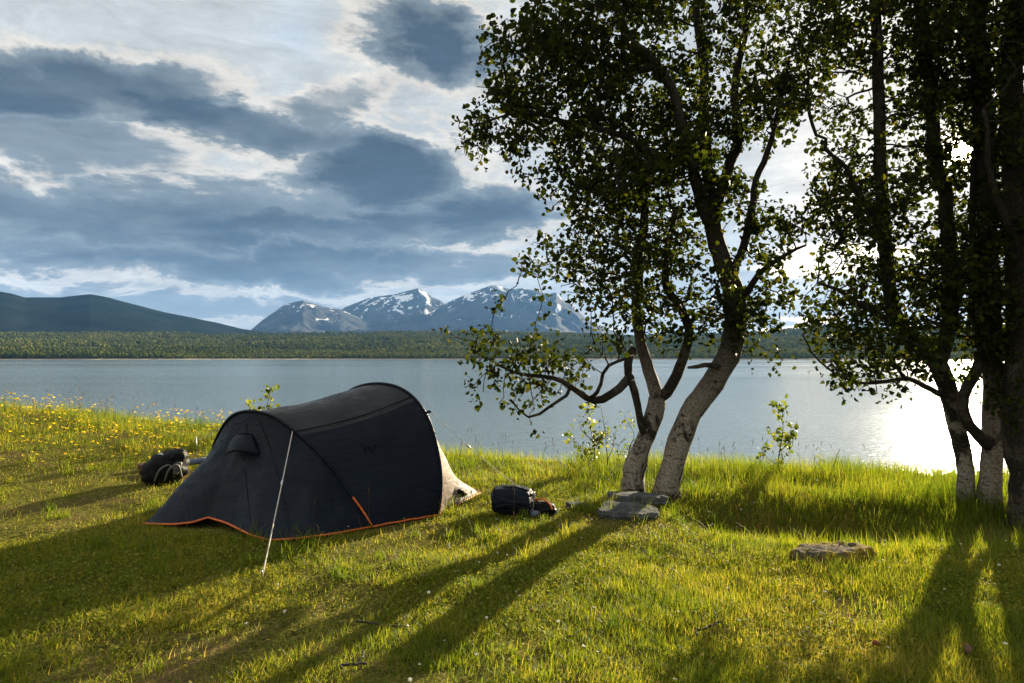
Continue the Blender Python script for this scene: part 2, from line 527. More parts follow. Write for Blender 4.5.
def build_ground():
    xs = np.concatenate([np.linspace(-60, -13, 24), np.linspace(-12.5, 12.5, 330), np.linspace(13, 60, 24)])
    ys = np.concatenate([np.linspace(-60, 0, 20), np.linspace(0.5, 2.4, 8), np.linspace(2.5, 18, 240), np.linspace(18.5, 26, 8)])
    me = grid_mesh('meadow_ground', xs, ys, ground_z)
    T = material('turf')
    o = T.obj()
    a = T.noise(o, 0.8, 5, 0.6); b = T.noise(o, 7, 6, 0.65); c = T.noise(o, 45, 4, 0.6)
    col = T.mix(T.sstep(b, 0.35, 0.68), (0.036, 0.045, 0.009, 1), (0.10, 0.098, 0.018, 1))
    col = T.mix(T.sstep(c, 0.4, 0.7), col, (0.19, 0.16, 0.045, 1))
    col = T.mix(T.m('MULTIPLY', T.sstep(a, 0.50, 0.62), 0.8), col, (0.13, 0.09, 0.045, 1))
    T.put(T.b.inputs['Base Color'], col); T.b.inputs['Roughness'].default_value = 1.0; T.b.inputs['Specular IOR Level'].default_value = 0.0
    n = T.new('ShaderNodeBump'); n.inputs['Strength'].default_value = 0.9; n.inputs['Distance'].default_value = 0.03
    T.put(n.inputs['Height'], T.m('ADD', b, c)); T.l.new(n.outputs[0], T.b.inputs['Normal'])
    tag(link('meadow_ground', me, T.mat), kind='structure')


build_ground()


def build_lake():
    s = 9000
    V = np.array([[-s, 6, LAKE_Z], [s, 6, LAKE_Z], [s, 2400, LAKE_Z], [-s, 2400, LAKE_Z]], float)
    me = np_mesh('lake_water', V, [[[0, 1, 2, 3]]])
    T = material('lake_water')
    o = T.obj()
    T.b.inputs['Base Color'].default_value = (0.135, 0.188, 0.222, 1)
    T.b.inputs['IOR'].default_value = 1.33
    calm = T.noise(T.mapping(o, scale=(0.004, 0.02, 1)), 1.0, 4, 0.6)
    T.put(T.b.inputs['Roughness'], T.sstep(calm, 0.35, 0.65, 0.09, 0.14))
    r1 = T.noise(T.mapping(o, rot=(0, 0, R(18)), scale=(0.9, 2.4, 1)), 1.0, 3, 0.55, 0.6)
    r2 = T.noise(T.mapping(o, rot=(0, 0, R(-12)), scale=(3.2, 7.5, 1)), 1.0, 3, 0.6, 0.4)
    h = T.m('ADD', r1, T.m('MULTIPLY', r2, 0.38))
    b = T.new('ShaderNodeBump'); b.inputs['Distance'].default_value = 0.10
    T.put(b.inputs['Strength'], T.sstep(calm, 0.36, 0.62, 0.28, 0.55))
    T.put(b.inputs['Height'], h); T.l.new(b.outputs[0], T.b.inputs['Normal'])
    tag(link('lake_water', me, T.mat), kind='structure')


build_lake()


# ------------------------------------------------------------------ far shore, hills, mountains
def profile(pts):
    """photograph outline -> function of azimuth giving the slope (height over the lens / distance)"""
    a = [math.radians(azel(x, y)[0]) for x, y in pts]; e = [math.tan(math.radians(azel(x, y)[1])) for x, y in pts]
    return lambda az: np.interp(az, a, e)


def polar_land(name, az0, az1, na, r0, r1, nr, zf, smooth=True):
    az = np.linspace(R(az0), R(az1), na); r = r0 + (r1 - r0) * np.linspace(0, 1, nr) ** 1.2
    A, Rr = np.meshgrid(az, r, indexing='xy')
    Z = zf(A, Rr)
    V = np.stack([Rr * np.sin(A), Rr * np.cos(A), Z], -1).reshape(-1, 3)
    i = np.arange(nr - 1)[:, None] * na; j = np.arange(na - 1)[None, :]
    Q = np.stack([i + j, i + j + 1, i + na + j + 1, i + na + j], -1).reshape(-1, 4)
    return np_mesh(name, V, [Q], smooth)


SHORE_R = 1500.0
band = profile([(-400, 331), (0, 334), (250, 333), (420, 331), (560, 333), (640, 336), (760, 331), (820, 326), (900, 331), (1100, 326), (1500, 320)])


def shore_z(A, r):
    t = (r - SHORE_R) / (3300 - SHORE_R)
    top = CAM_Z + band(A) * 3300
    base = LAKE_Z + 1.5 * sst(t, -0.02, 0.01)
    z = base + top * np.clip(t, 0, 1) ** 1.1 + np.where(t > 1, (t - 1) * -60, 0)
    P = np.stack([r * np.sin(A), r * np.cos(A)], -1)
    z = z + (9.0 * fbm(P / 420.0, 4, 21) + 12.0 * fbm(P / 1100.0, 2, 23)) * sst(t, 0.02, 0.4)
    return np.where(t < 0, LAKE_Z - 2 + 2.2 * sst(t, -0.012, 0.0), z)


def land_mat(name, c1, c2, scale):
    T = material(name)
    o = T.obj()
    f = T.noise(o, scale, 7, 0.62)
    T.put(T.b.inputs['Base Color'], T.mix(T.sstep(f, 0.35, 0.65), (*c1, 1), (*c2, 1)))
    T.b.inputs['Roughness'].default_value = 1.0; T.b.inputs['Specular IOR Level'].default_value = 0.0
    return T


def build_far():
    T = land_mat('far_shore_land', (0.030, 0.045, 0.016), (0.085, 0.10, 0.03), 0.006)
    z = T.new('ShaderNodeSeparateXYZ'); T.put(z.inputs[0], T.obj())
    c = T.b.inputs['Base Color'].links[0].from_socket
    T.put(T.b.inputs['Base Color'], T.mix(T.sstep(z.outputs[2], 1.6, 0.2), c, (0.36, 0.31, 0.24, 1)))
    tag(link('far_shore', polar_land('far_shore', -62, 62, 400, SHORE_R - 30, 3700, 90, shore_z), T.mat), kind='structure')
    # forest covering it
    n = 60000
    az = rng.uniform(R(-44), R(44), n); r = SHORE_R + 12 + (3300 - SHORE_R) * rng.random(n) ** 1.25
    P = np.stack([r * np.sin(az), r * np.cos(az)], -1)
    keep = fbm(P * np.array([1 / 420.0, 1 / 110.0]), 3, 5) > -0.22 + 0.45 * (rng.random(n) - 0.5)
    az, r, P = az[keep], r[keep], P[keep]; n = len(r)
    z = shore_z(az, r)
    h = rng.uniform(4, 11, n) * (1 + 0.7 * fbm(P / 240.0, 3, 8)); w = h * rng.uniform(0.35, 0.65, n)
    k = 5
    ang = rng.random((n, 1)) * 6.28 + np.arange(k)[None] * 6.283 / k
    def ring(rad, zz):
        return np.stack([P[:, 0:1] + np.cos(ang) * rad[:, None] * rng.uniform(.75, 1.25, (n, k)), P[:, 1:2] + np.sin(ang) * rad[:, None] * rng.uniform(.75, 1.25, (n, k)),
                         np.repeat(zz[:, None], k, 1)], -1)
    a = ring(w * 0.75, z + h * 0.08); b = ring(w, z + h * 0.42); c = ring(w * .55, z + h * .78)
    tip = np.stack([P[:, 0], P[:, 1], z + h], -1)[:, None]
    V = np.concatenate([a, b, c, tip], 1)
    st = (np.arange(n) * (3 * k + 1))[:, None, None]
    j = np.arange(k); j2 = (j + 1) % k
    q = np.concatenate([np.stack([j, j2, k + j2, k + j], 1), np.stack([k + j, k + j2, 2 * k + j2, 2 * k + j], 1)])
    t = np.stack([2 * k + j, 2 * k + j2, np.full(k, 3 * k)], 1)
    me = np_mesh('forest', V.reshape(-1, 3), [(q[None] + st).reshape(-1, 4), (t[None] + st).reshape(-1, 3)], True,
                 {'rnd': np.repeat(np.clip(rng.random(n) * .7 + .3 * (fbm(P / 220.0, 2, 31) + .5), 0, 1), 3 * k + 1)})
    fm = leafy('far_forest', [(0, (0.026, 0.038, 0.010)), (0.5, (0.075, 0.092, 0.018)), (1, (0.19, 0.18, 0.035))], (0.3, (1.4, 1.3, .8)), 0.9, 0.0)
    tag(link('forest', me, fm), 'green birch forest covering the low land on the far shore of the lake', 'forest', kind='stuff')

    # dark wooded hill on the left
    hp = profile([(-500, 322), (-250, 308), (-80, 296), (0, 292), (12, 294), (25, 298), (60, 298), (90, 295), (108, 298), (120, 301), (160, 311), (200, 320), (240, 329), (300, 337), (400, 352), (600, 366)])

    def hill_z(A, r):
        t = (r - 3250) / (5000 - 3250)
        P = np.stack([r * np.sin(A), r * np.cos(A)], -1)
        top = CAM_Z + hp(A) * 5000
        return -40 + (top + 40) * np.where(t < 1, np.clip(t, 0, 1) ** 0.85, 1 - 0.6 * (t - 1)) + (14 * fbm(P / 330.0, 5, 41)) * sst(t, 0, .3)
    T = land_mat('hill_land', (0.004, 0.007, 0.005), (0.012, 0.017, 0.009), 0.004)
    tag(link('hill', polar_land('hill', -60, 12, 420, 3250, 6500, 90, hill_z), T.mat), kind='structure')

    # three snow streaked mountains
    T = material('mountain_rock')
    o = T.obj()
    g = T.new('ShaderNodeNewGeometry')
    nz = T.new('ShaderNodeSeparateXYZ'); T.put(nz.inputs[0], g.outputs['Normal'])
    pz = T.new('ShaderNodeSeparateXYZ'); T.put(pz.inputs[0], o)
    rock = T.mix(T.sstep(T.noise(o, 0.004, 8, 0.65), 0.35, 0.65), (0.018, 0.021, 0.024, 1), (0.050, 0.053, 0.054, 1))
    streak = T.noise(T.mapping(o, rot=(0, 0.5, 0.4), scale=(0.0075, 0.0040, 0.0052)), 1.0, 7, 0.68, 0.8)
    alt = T.sstep(pz.outputs[2], 120, 900)
    k = T.m('ADD', streak, T.m('MULTIPLY', alt, 0.13))
    k = T.m('ADD', k, T.m('MULTIPLY', T.m('SUBTRACT', T.noise(o, 0.0011, 3, 0.5), 0.5), 0.35))
    k = T.m('MULTIPLY', T.sstep(k, 0.668, 0.69), T.sstep(pz.outputs[2], 120, 260))
    T.put(T.b.inputs['Base Color'], T.mix(k, rock, (0.75, 0.76, 0.78, 1)))
    T.b.inputs['Roughness'].default_value = 0.95; T.b.inputs['Specular IOR Level'].default_value = 0.05

    def mountain(outline, r0, seed, az_pad=4):
        pf = profile(outline)
        azs = [azel(x, y)[0] for x, y in outline]

        def mz(A, r):
            P = np.stack([r * np.sin(A), r * np.cos(A)], -1)
            top = CAM_Z + pf(A) * r0
            t = (r - r0) / 2600.0
            ridge = 1 - np.abs(fbm(P / 900.0, 5, seed, 0.55))
            fall = np.where(t < 0, np.exp(-(np.abs(t) * 1.45) ** 1.25), np.exp(-(np.abs(t) * 1.1) ** 1.3))
            z = top * fall * (1 - (1 - np.exp(-(t * 5) ** 2)) * 0.6 * (1.0 - ridge))
            z = z + 40 * fbm(P / 300.0, 5, seed + 3, .6) * sst(np.abs(t), 0.0, 0.12) * sst(top, 60, 500)
            return np.minimum(z, CAM_Z + (pf(A) + 0.0006) * r) - 15
        me = polar_land('mountain', azs[0] - az_pad, azs[-1] + az_pad, 460, r0 - 3800, r0 + 2500, 170, mz)
        tag(link('mountain', me, T.mat), kind='structure')
    mountain([(215, 345), (248, 331), (262, 319), (275, 310), (283, 304), (292, 301), (303, 299), (312, 302), (325, 306), (340, 308), (352, 313), (372, 322), (400, 334), (430, 345)], 8600, 51)
    mountain([(300, 345), (325, 322), (345, 306), (358, 301), (368, 297), (380, 295), (395, 293), (410, 289), (418, 287), (425, 290), (432, 296), (440, 299), (460, 315), (490, 335), (520, 345)], 9800, 67)
    mountain([(390, 345), (420, 318), (440, 305), (455, 298), (467, 293), (480, 288), (492, 284), (500, 285), (510, 288), (522, 287), (535, 289), (548, 293), (556, 291), (562, 298), (572, 303), (585, 316), (600, 325), (640, 338), (680, 346)], 9000, 83)


build_far()


def build_haze():
    bm = bmesh.new()
    bmesh.ops.create_cube(bm, size=1.0, matrix=Matrix.Translation((0, 6700, 560)) @ Matrix.Diagonal((24000, 14200, 1280, 1)))
    me = bpy.data.meshes.new('haze'); bm.to_mesh(me); bm.free()
    m = bpy.data.materials.new('haze'); m.use_nodes = True
    n = m.node_tree.nodes; n.remove(n['Principled BSDF'])
    v = n.new('ShaderNodeVolumePrincipled')
    v.inputs['Color'].default_value = (0.18, 0.42, 0.90, 1)
    v.inputs['Density'].default_value = 2.6e-5
    v.inputs['Anisotropy'].default_value = 0.15
    m.node_tree.links.new(v.outputs[0], n['Material Output'].inputs['Volume'])
    tag(link('haze', me, m), 'thin pale blue haze over the lake and the far mountains', 'haze', kind='stuff')


build_haze()


# ------------------------------------------------------------------ trees
def leaves_mesh(name, pos, size, rnd_shift=0.0, droop=0.35, g=rng):
    """ovate folded leaves, each its own little surface"""
    n = len(pos)
    d = g.normal(size=(n, 3)); d[:, 2] -= droop; d /= np.linalg.norm(d, axis=1)[:, None]
    s = np.cross(d, g.normal(size=(n, 3))); s /= np.linalg.norm(s, axis=1)[:, None] + 1e-9
    nn = np.cross(d, s)
    L = size * g.uniform(0.5, 1.3, n); Wd = L * g.uniform(0.36, 0.46, n)
    tpl = np.array([(0, 0, 0), (0.22, 0.80, 0.20), (0.62, 0.92, 0.14), (1.0, 0, -0.10), (0.62, -0.92, 0.14), (0.22, -0.80, 0.20), (0.5, 0, -0.05)])
    V = pos[:, None, :] + L[:, None, None] * tpl[None, :, 0:1] * d[:, None, :] + Wd[:, None, None] * tpl[None, :, 1:2] * s[:, None, :] + L[:, None, None] * tpl[None, :, 2:3] * nn[:, None, :]
    tri = np.array([(0, 1, 6), (1, 2, 6), (2, 3, 6), (3, 4, 6), (4, 5, 6), (5, 0, 6)])
    Fc = (tri[None] + (np.arange(n) * 7)[:, None, None]).reshape(-1, 3)
    return np_mesh(name, V.reshape(-1, 3), [Fc], True, {'rnd': np.repeat(np.clip(g.random(n) + rnd_shift, 0, 1), 7)})


def colonize(P, sprout, att, step, kill, infl, iters, g, grav=0.0):
    """grow nodes from the sprouting ones towards the attraction points; returns positions and parents"""
    P = [p for p in P]; par = [-1] * len(P)
    idx0 = np.where(sprout)[0]
    A = att.copy(); base = np.array(P)
    D = np.linalg.norm(A[:, None] - base[idx0][None], axis=2)
    ni = idx0[D.argmin(1)]; nd = D.min(1)
    seen = set()
    for it in range(iters):
        act = nd < infl
        if not act.any(): break
        ids = ni[act]; arr = np.array(P)
        v = A[act] - arr[ids]; v /= np.linalg.norm(v, axis=1)[:, None] + 1e-9
        acc = {}
        u, inv = np.unique(ids, return_inverse=True)
        s = np.zeros((len(u), 3)); np.add.at(s, inv, v)
        s /= np.linalg.norm(s, axis=1)[:, None] + 1e-9
        s += g.normal(size=s.shape) * 0.28; s[:, 2] += grav
        s /= np.linalg.norm(s, axis=1)[:, None] + 1e-9
        new = arr[u] + s * step
        n0 = len(P)
        P.extend(new); par.extend(u.tolist())
        DD = np.linalg.norm(A[:, None] - new[None], axis=2)
        j = DD.argmin(1); dm = DD[np.arange(len(A)), j]
        b = dm < nd
        nd = np.where(b, dm, nd); ni = np.where(b, n0 + j, ni)
        keep = nd > kill
        A, nd, ni = A[keep], nd[keep], ni[keep]
        if len(A) == 0 or len(P) > 14000: break
    return np.array(P), np.array(par)


def make_tree(name, label, stems, clumps, n_att, seed, leaf_n, leaf_size, trunk_mat='bark_mid', step=0.11, sprout_z=1.2, infl=1.6, kill=0.115, leaf_mat='leaf', spread=0.055, base_px=None, group=None, extra_leaf=None):
    """stems: lists of (x, y, distance, radius) in photograph points; clumps: (x, y, distance, rx, ry, rdepth metres, weight)"""
    g = np.random.default_rng(seed)
    paths = []
    for si, st in enumerate(stems):
        pts = []
        for (x, y, Y, rp) in st:
            p = at(x, y, Y); pts.append((*p, rp * Y / F))
        paths.append(smooth_path(pts, step))
    # the first stem stands on the ground
    b = paths[0][0]; gz = float(ground_z(b[0], b[1])) - 0.06
    if b[2] > gz:
        paths[0] = np.vstack([[b[0] - (paths[0][1][0] - b[0]) * .3, b[1], gz, b[3] * 1.12], paths[0]])
    base = np.array([paths[0][0][0], paths[0][0][1], gz + 0.06])
    t = thing(name, label, 'tree', base, group=group)
    P = []; spr = []
    for si, p in enumerate(paths):
        nz = fbm(p[:, :3] * 3.0 + si * 9, 3, seed)
        q = p.copy()
        if si == 0:
            hh = q[:, 2] - base[2]
            q[:, 3] *= 1 + 0.22 * np.exp(-np.clip(hh, 0, None) / 0.16)
        wob = np.stack([nz, fbm(p[:, :3] * 3 + 55, 3, seed), fbm(p[:, :3] * 3 + 91, 3, seed)], -1)
        q[:, :3] += (0.25 * q[:, 3:4] if si == 0 else np.minimum(1.1 * q[:, 3:4] + .012, .05) * np.minimum(1, np.arange(len(q)) / 4)[:, None]) * wob
        n = len(q); sides = 14 if q[0, 3] > 0.06 else 8
        ph = g.random() * 9
        ring = np.arange(sides) * 6.283 / sides
        def bump(s, a, q=q, ph=ph):
            pp = np.stack(np.broadcast_arrays(np.cos(a) * 1.6 + ph, np.sin(a) * 1.6, s * len(q) * 0.55), -1)
            return 1 + 0.13 * fbm(pp, 3, seed + 3) + 0.05 * vnoise(pp * 4, seed + 8)
        V, Q, tr = tube_arrays(q[:, :3] - base, q[:, 3], sides, True, bump)
        me = np_mesh('trunk' if si == 0 else 'limb', V, [Q, tr], True)
        mat = trunk_mat if (si == 0 or q[0, 3] > 0.075) else 'bark_dark'
        link('trunk' if si == 0 else 'limb', me, M[mat], t)
        P.append(q[:, :3]); spr.append((q[:, 2] > sprout_z) & (np.arange(n) > n * 0.15))
    P0 = np.vstack(P); spr = np.concatenate(spr)
    # attraction points
    w = np.array([c[6] for c in clumps], float); cnt = np.round(w / w.sum() * n_att).astype(int)
    att = []
    for (x, y, Y, rx, ry, rd, _), c in zip(clumps, cnt):
        K = max(3, c // 38)
        v = g.normal(size=(K, 3)); v /= np.linalg.norm(v, axis=1)[:, None]; v *= g.random((K, 1)) ** 0.40
        ctr = at(x, y, Y) + v * np.array([rx * Y / F, rd, ry * Y / F])
        att.append(ctr[g.integers(0, K, c)] + g.normal(size=(c, 3)) * np.array([.155, .155, .12]))
    att = np.vstack(att)
    P2, par = colonize(P0, spr, att, step, kill, infl, 130, g)
    N0 = len(P0); N = len(P2)
    kids = [[] for _ in range(N)]
    for i in range(N0, N): kids[par[i]].append(i)
    r = np.zeros(N)
    for i in range(N - 1, N0 - 1, -1):
        r[i] = 0.0042 if not kids[i] else sum(r[k] ** 2.35 for k in kids[i]) ** (1 / 2.35)
    r = np.minimum(r, 0.045)
    so = Soup()
    for i in range(N0, N):
        p = par[i]
        main = max(kids[p], key=lambda k: r[k]) if p >= N0 else None
        if p >= N0 and main == i: continue
        chain = [p, i]
        while kids[chain[-1]]: chain.append(max(kids[chain[-1]], key=lambda k: r[k]))
        rr = r[chain].copy(); rr[0] = rr[1] * 1.1
        so.tube(P2[chain] - base, rr, 6 if rr[1] > 0.012 else 4, cap=False)
    if so.n: link('branches', so.mesh('branches'), M['bark_dark'], t)
    # leaves hang on the thin twigs
    thin = np.where((np.arange(N) >= N0) & (r < 0.0095))[0]
    thin = np.repeat(thin, 2); thin = thin[g.random(len(thin)) < 0.62]
    cen = P2[thin] + g.normal(size=(len(thin), 3)) * spread
    c = g.poisson(leaf_n * 2.05, len(thin))
    pos = np.repeat(cen, c, 0); pos = pos + g.normal(size=pos.shape) * spread * 0.8
    if extra_leaf is not None: pos = np.vstack([pos, extra_leaf])
    # a gap in the crowns, where the low sun shines through
    c0 = np.array([0, 0, CAM_Z]); al = (pos - c0) @ SUN_D
    pos = pos[np.linalg.norm(pos - c0 - al[:, None] * SUN_D, axis=1) > 0.075 + 0.06 * g.random(len(pos))]
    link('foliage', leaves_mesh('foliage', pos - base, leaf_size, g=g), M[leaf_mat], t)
    print(name, 'nodes', N, 'leaves', len(pos))
    return t


# A: forked birch with the long low branch
YA = 7.75
make_tree('birch_tree', 'forked birch with a long low leafy branch reaching left over the water', [
    [(632, 488, YA, 10.5), (633, 474, YA, 10.5), (637, 461, YA, 11.5), (642, 447, YA, 8.8), (648, 432, YA, 8.8), (656, 412, YA, 9), (659, 398, YA, 8.5)],
    [(658, 400, YA, 7), (653, 384, YA, 6.5), (646, 366, YA, 6), (641, 345, YA, 5.6), (638, 326, YA, 5.2), (636, 303, YA, 5), (637, 280, YA, 4.6), (640, 250, YA + .1, 5), (644, 210, YA + .2, 4), (640, 160, YA + .3, 3)],
    [(659, 398, YA, 6), (669, 390, YA - .05, 5.6), (680, 368, YA - .1, 5.2), (687, 349, YA - .15, 5), (690, 332, YA - .2, 4.6), (686, 318, YA - .2, 4.2), (678, 304, YA - .25, 4.5), (668, 284, YA - .3, 4), (668, 250, YA - .4, 3), (676, 215, YA - .5, 2.5)],
    [(646, 438, YA, 4.2), (640, 420, YA - .1, 3.8), (636, 400, YA - .12, 3.8), (632, 384, YA - .12, 4), (629, 368, YA - .15, 4.2), (631, 356, YA - .15, 4.5), (636, 348, YA - .1, 4)],
    [(631, 376, YA - .15, 5), (624, 384, YA - .2, 4.6), (614, 392, YA - .3, 4.3), (602, 399, YA - .35, 4), (590, 398, YA - .4, 3.6), (578, 391, YA - .45, 3.2), (567, 384, YA - .5, 2.8), (552, 379, YA - .5, 2.3), (535, 377, YA - .55, 2), (520, 374, YA - .6, 1.6), (506, 368, YA - .6, 1.3), (492, 361, YA - .6, 1), (474, 352, YA - .6, .8)],
    [(571, 386, YA - .47, 2), (566, 396, YA - .5, 1.8), (552, 404, YA - .5, 1.6), (540, 413, YA - .5, 1.4), (528, 417, YA - .5, 1.2), (520, 411, YA - .5, 1), (514, 402, YA - .5, .8)],
    [(592, 398, YA - .4, 2.2), (600, 388, YA - .5, 2), (604, 374, YA - .55, 1.8), (612, 364, YA - .6, 1.6), (624, 360, YA - .6, 1.4), (634, 356, YA - .5, 1.2)],
], [(598, 258, YA - .3, 42, 30, .8, .9), (640, 268, YA, 52, 42, .9, 1.4), (566, 260, YA - .4, 26, 14, .4, .4), (618, 304, YA - .3, 22, 18, .4, .3), (650, 320, YA - .1, 30, 16, .5, .35), (690, 300, YA - .2, 32, 26, .6, .35),
    (660, 210, YA, 60, 40, .9, 1.0), (505, 364, YA - .6, 30, 11, .3, .12), (545, 362, YA - .5, 30, 14, .3, .13), (580, 364, YA - .45, 18, 16, .3, .07), (526, 408, YA - .5, 12, 8, .2, .05), (484, 350, YA - .6, 12, 9, .2, .08), (628, 170, YA + .2, 60, 40, .8, .8)],
    2400, 5, 2.1, 0.062, 'bark_mid', sprout_z=1.05, infl=0.9)

# B: leaning birch
YB = 7.65
make_tree('birch_tree', 'leaning birch with a thick pale trunk tilting right beside the stone slabs', [
    [(666, 489, YB, 11.3), (675, 455, YB, 11.3), (685, 425, YB, 11.3), (699, 402, YB, 11.2), (713, 382, YB, 11), (726, 360, YB, 11), (734, 338, YB, 11), (737, 318, YB, 11.5), (735, 298, YB, 10.5), (728, 274, YB, 9.5), (718, 250, YB, 9), (713, 225, YB, 8.5)],
    [(714, 228, YB, 7.5), (704, 208, YB - .05, 6.6), (697, 180, YB - .1, 6), (690, 150, YB - .15, 5.6), (681, 120, YB - .2, 5.2), (670, 86, YB - .25, 4.8), (652, 62, YB - .3, 6), (634, 40, YB - .35, 5), (616, 8, YB - .4, 4), (600, -40, YB - .5, 3), (590, -100, YB - .5, 2)],
    [(713, 226, YB, 6.4), (718, 205, YB + .1, 5.6), (724, 185, YB + .2, 5), (732, 160, YB + .3, 5.5), (737, 130, YB + .4, 5), (736, 90, YB + .5, 4), (742, 40, YB + .6, 3.5), (750, -20, YB + .7, 3), (748, -90, YB + .8, 2)],
    [(712, 222, YB, 6), (711, 190, YB + .2, 6), (706, 150, YB + .35, 5.5), (703, 110, YB + .5, 5), (705, 70, YB + .6, 4.5), (698, 20, YB + .7, 4), (690, -50, YB + .8, 3), (684, -120, YB + .9, 2)],
    [(690, 152, YB - .15, 4.5), (670, 160, YB - .4, 4), (645, 147, YB - .6, 3.5), (620, 134, YB - .8, 3), (590, 126, YB - .9, 2.5), (560, 120, YB - 1, 2), (525, 112, YB - 1, 1.5), (495, 118, YB - 1, 1)],
    [(730, 280, YB, 4.5), (742, 250, YB - .2, 4), (752, 210, YB - .3, 3.6), (762, 165, YB - .4, 3), (775, 125, YB - .5, 2.5), (786, 80, YB - .5, 1.8)],
    [(736, 302, YB, 4), (748, 292, YB - .2, 3.6), (760, 276, YB - .3, 3), (775, 262, YB - .4, 2.4), (792, 252, YB - .5, 1.8), (806, 246, YB - .5, 1.2)],
    [(655, 66, YB - .3, 4), (630, 72, YB - .5, 3.5), (600, 62, YB - .7, 3), (570, 50, YB - .8, 2.2), (540, 42, YB - .8, 1.5), (510, 44, YB - .8, 1)],
    [(722, 368, YB, 3), (708, 364, YB - .3, 2.6), (698, 366, YB - .4, 2.2), (688, 367, YB - .4, 1.4)],
], [(560, 60, YB - .8, 72, 44, 1.0, 1.5), (512, 120, YB - 1, 38, 24, .5, .55), (515, 72, YB - .9, 18, 24, .4, .28), (575, 125, YB - .8, 70, 38, .9, 1.2), (640, 95, YB - .3, 80, 60, 1.1, 1.6), (610, 20, YB - .4, 80, 40, 1.1, 1.4), (710, 40, YB + .5, 75, 60, 1.1, 1.4),
    (690, 130, YB + .1, 60, 50, 1.0, .9), (752, 100, YB - .2, 34, 60, .8, .8), (768, 215, YB - .4, 30, 46, .5, .3), (600, 185, YB - .6, 55, 34, .8, .9), (735, 210, YB, 34, 40, .6, .3), (660, 190, YB - .1, 55, 32, .8, .7), (752, 330, YB - .3, 18, 20, .35, .22), (740, 290, YB - .2, 40, 26, .5, .35),
    (650, -90, YB, 150, 90, 1.6, 2.2), (760, -60, YB + .5, 70, 80, 1.2, .9), (545, -30, YB - .7, 60, 40, 1, .6)],
    5200, 8, 2.8, 0.064, 'bark_pale', sprout_z=1.6, infl=1.5)

# C: curved birch of the right hand group
YC = 7.55
make_tree('birch_tree', 'curved grey birch bending left, with low branches over the lake, left of its group', [
    [(966, 496, YC, 7.5), (966, 470, YC, 7.5), (961, 445, YC, 8), (955, 420, YC, 8), (949, 395, YC, 8.5), (940, 370, YC, 8.8), (928, 352, YC, 8.4), (912, 338, YC - .05, 7.4), (898, 322, YC - .1, 7.5), (891, 300, YC - .1, 6.5), (888, 270, YC - .1, 6.5), (884, 220, YC, 6.5), (880, 150, YC, 6), (879, 90, YC, 5.5), (876, 20, YC, 5), (872, -60, YC, 4)],
    [(938, 366, YC, 7.5), (947, 335, YC + .1, 7), (951, 290, YC + .2, 7), (950, 240, YC + .25, 7), (944, 190, YC + .3, 6.5), (936, 150, YC + .3, 6.5), (929, 80, YC + .3, 6), (922, 10, YC + .3, 5.5), (914, -70, YC + .3, 4)],
    [(944, 396, YC, 3.2), (932, 391, YC - .2, 3), (918, 383, YC - .35, 2.6), (906, 378, YC - .4, 2.3), (888, 381, YC - .5, 2), (868, 383, YC - .5, 1.7), (848, 379, YC - .5, 1.4), (832, 372, YC - .5, 1.2), (816, 358, YC - .5, 1), (802, 334, YC - .5, .8)],
    [(905, 378, YC - .4, 1.8), (896, 366, YC - .5, 1.6), (884, 352, YC - .5, 1.4), (870, 345, YC - .55, 1), (856, 342, YC - .55, .8)],
    [(916, 342, YC, 4), (900, 330, YC - .2, 3.6), (880, 318, YC - .3, 3.2), (860, 304, YC - .4, 2.6), (840, 290, YC - .5, 2), (818, 282, YC - .5, 1.4)],
    [(887, 240, YC - .1, 3.2), (868, 205, YC - .3, 2.8), (848, 170, YC - .4, 2.2), (826, 150, YC - .5, 1.6)],
], [(830, 40, YC - .2, 52, 60, 1.0, 1.5), (900, 60, YC, 60, 80, 1.1, 1.6), (840, 195, YC - .4, 26, 44, .6, .45), (880, 160, YC, 45, 70, .9, 1.2), (900, 260, YC - .1, 55, 50, .9, 1.0), (850, 285, YC - .4, 42, 32, .6, .65), (870, 330, YC - .4, 46, 20, .5, .5), (830, 352, YC - .5, 32, 22, .4, .3), (900, 360, YC - .4, 25, 18, .35, .2),
    (930, 200, YC + .3, 50, 80, .8, .9), (870, -80, YC, 100, 90, 1.4, 1.4), (805, 50, YC - .4, 24, 40, .5, .35), (865, 378, YC - .5, 30, 10, .25, .12)],
    4000, 21, 2.6, 0.060, 'bark_mid', sprout_z=1.15, infl=1.4, group=None)

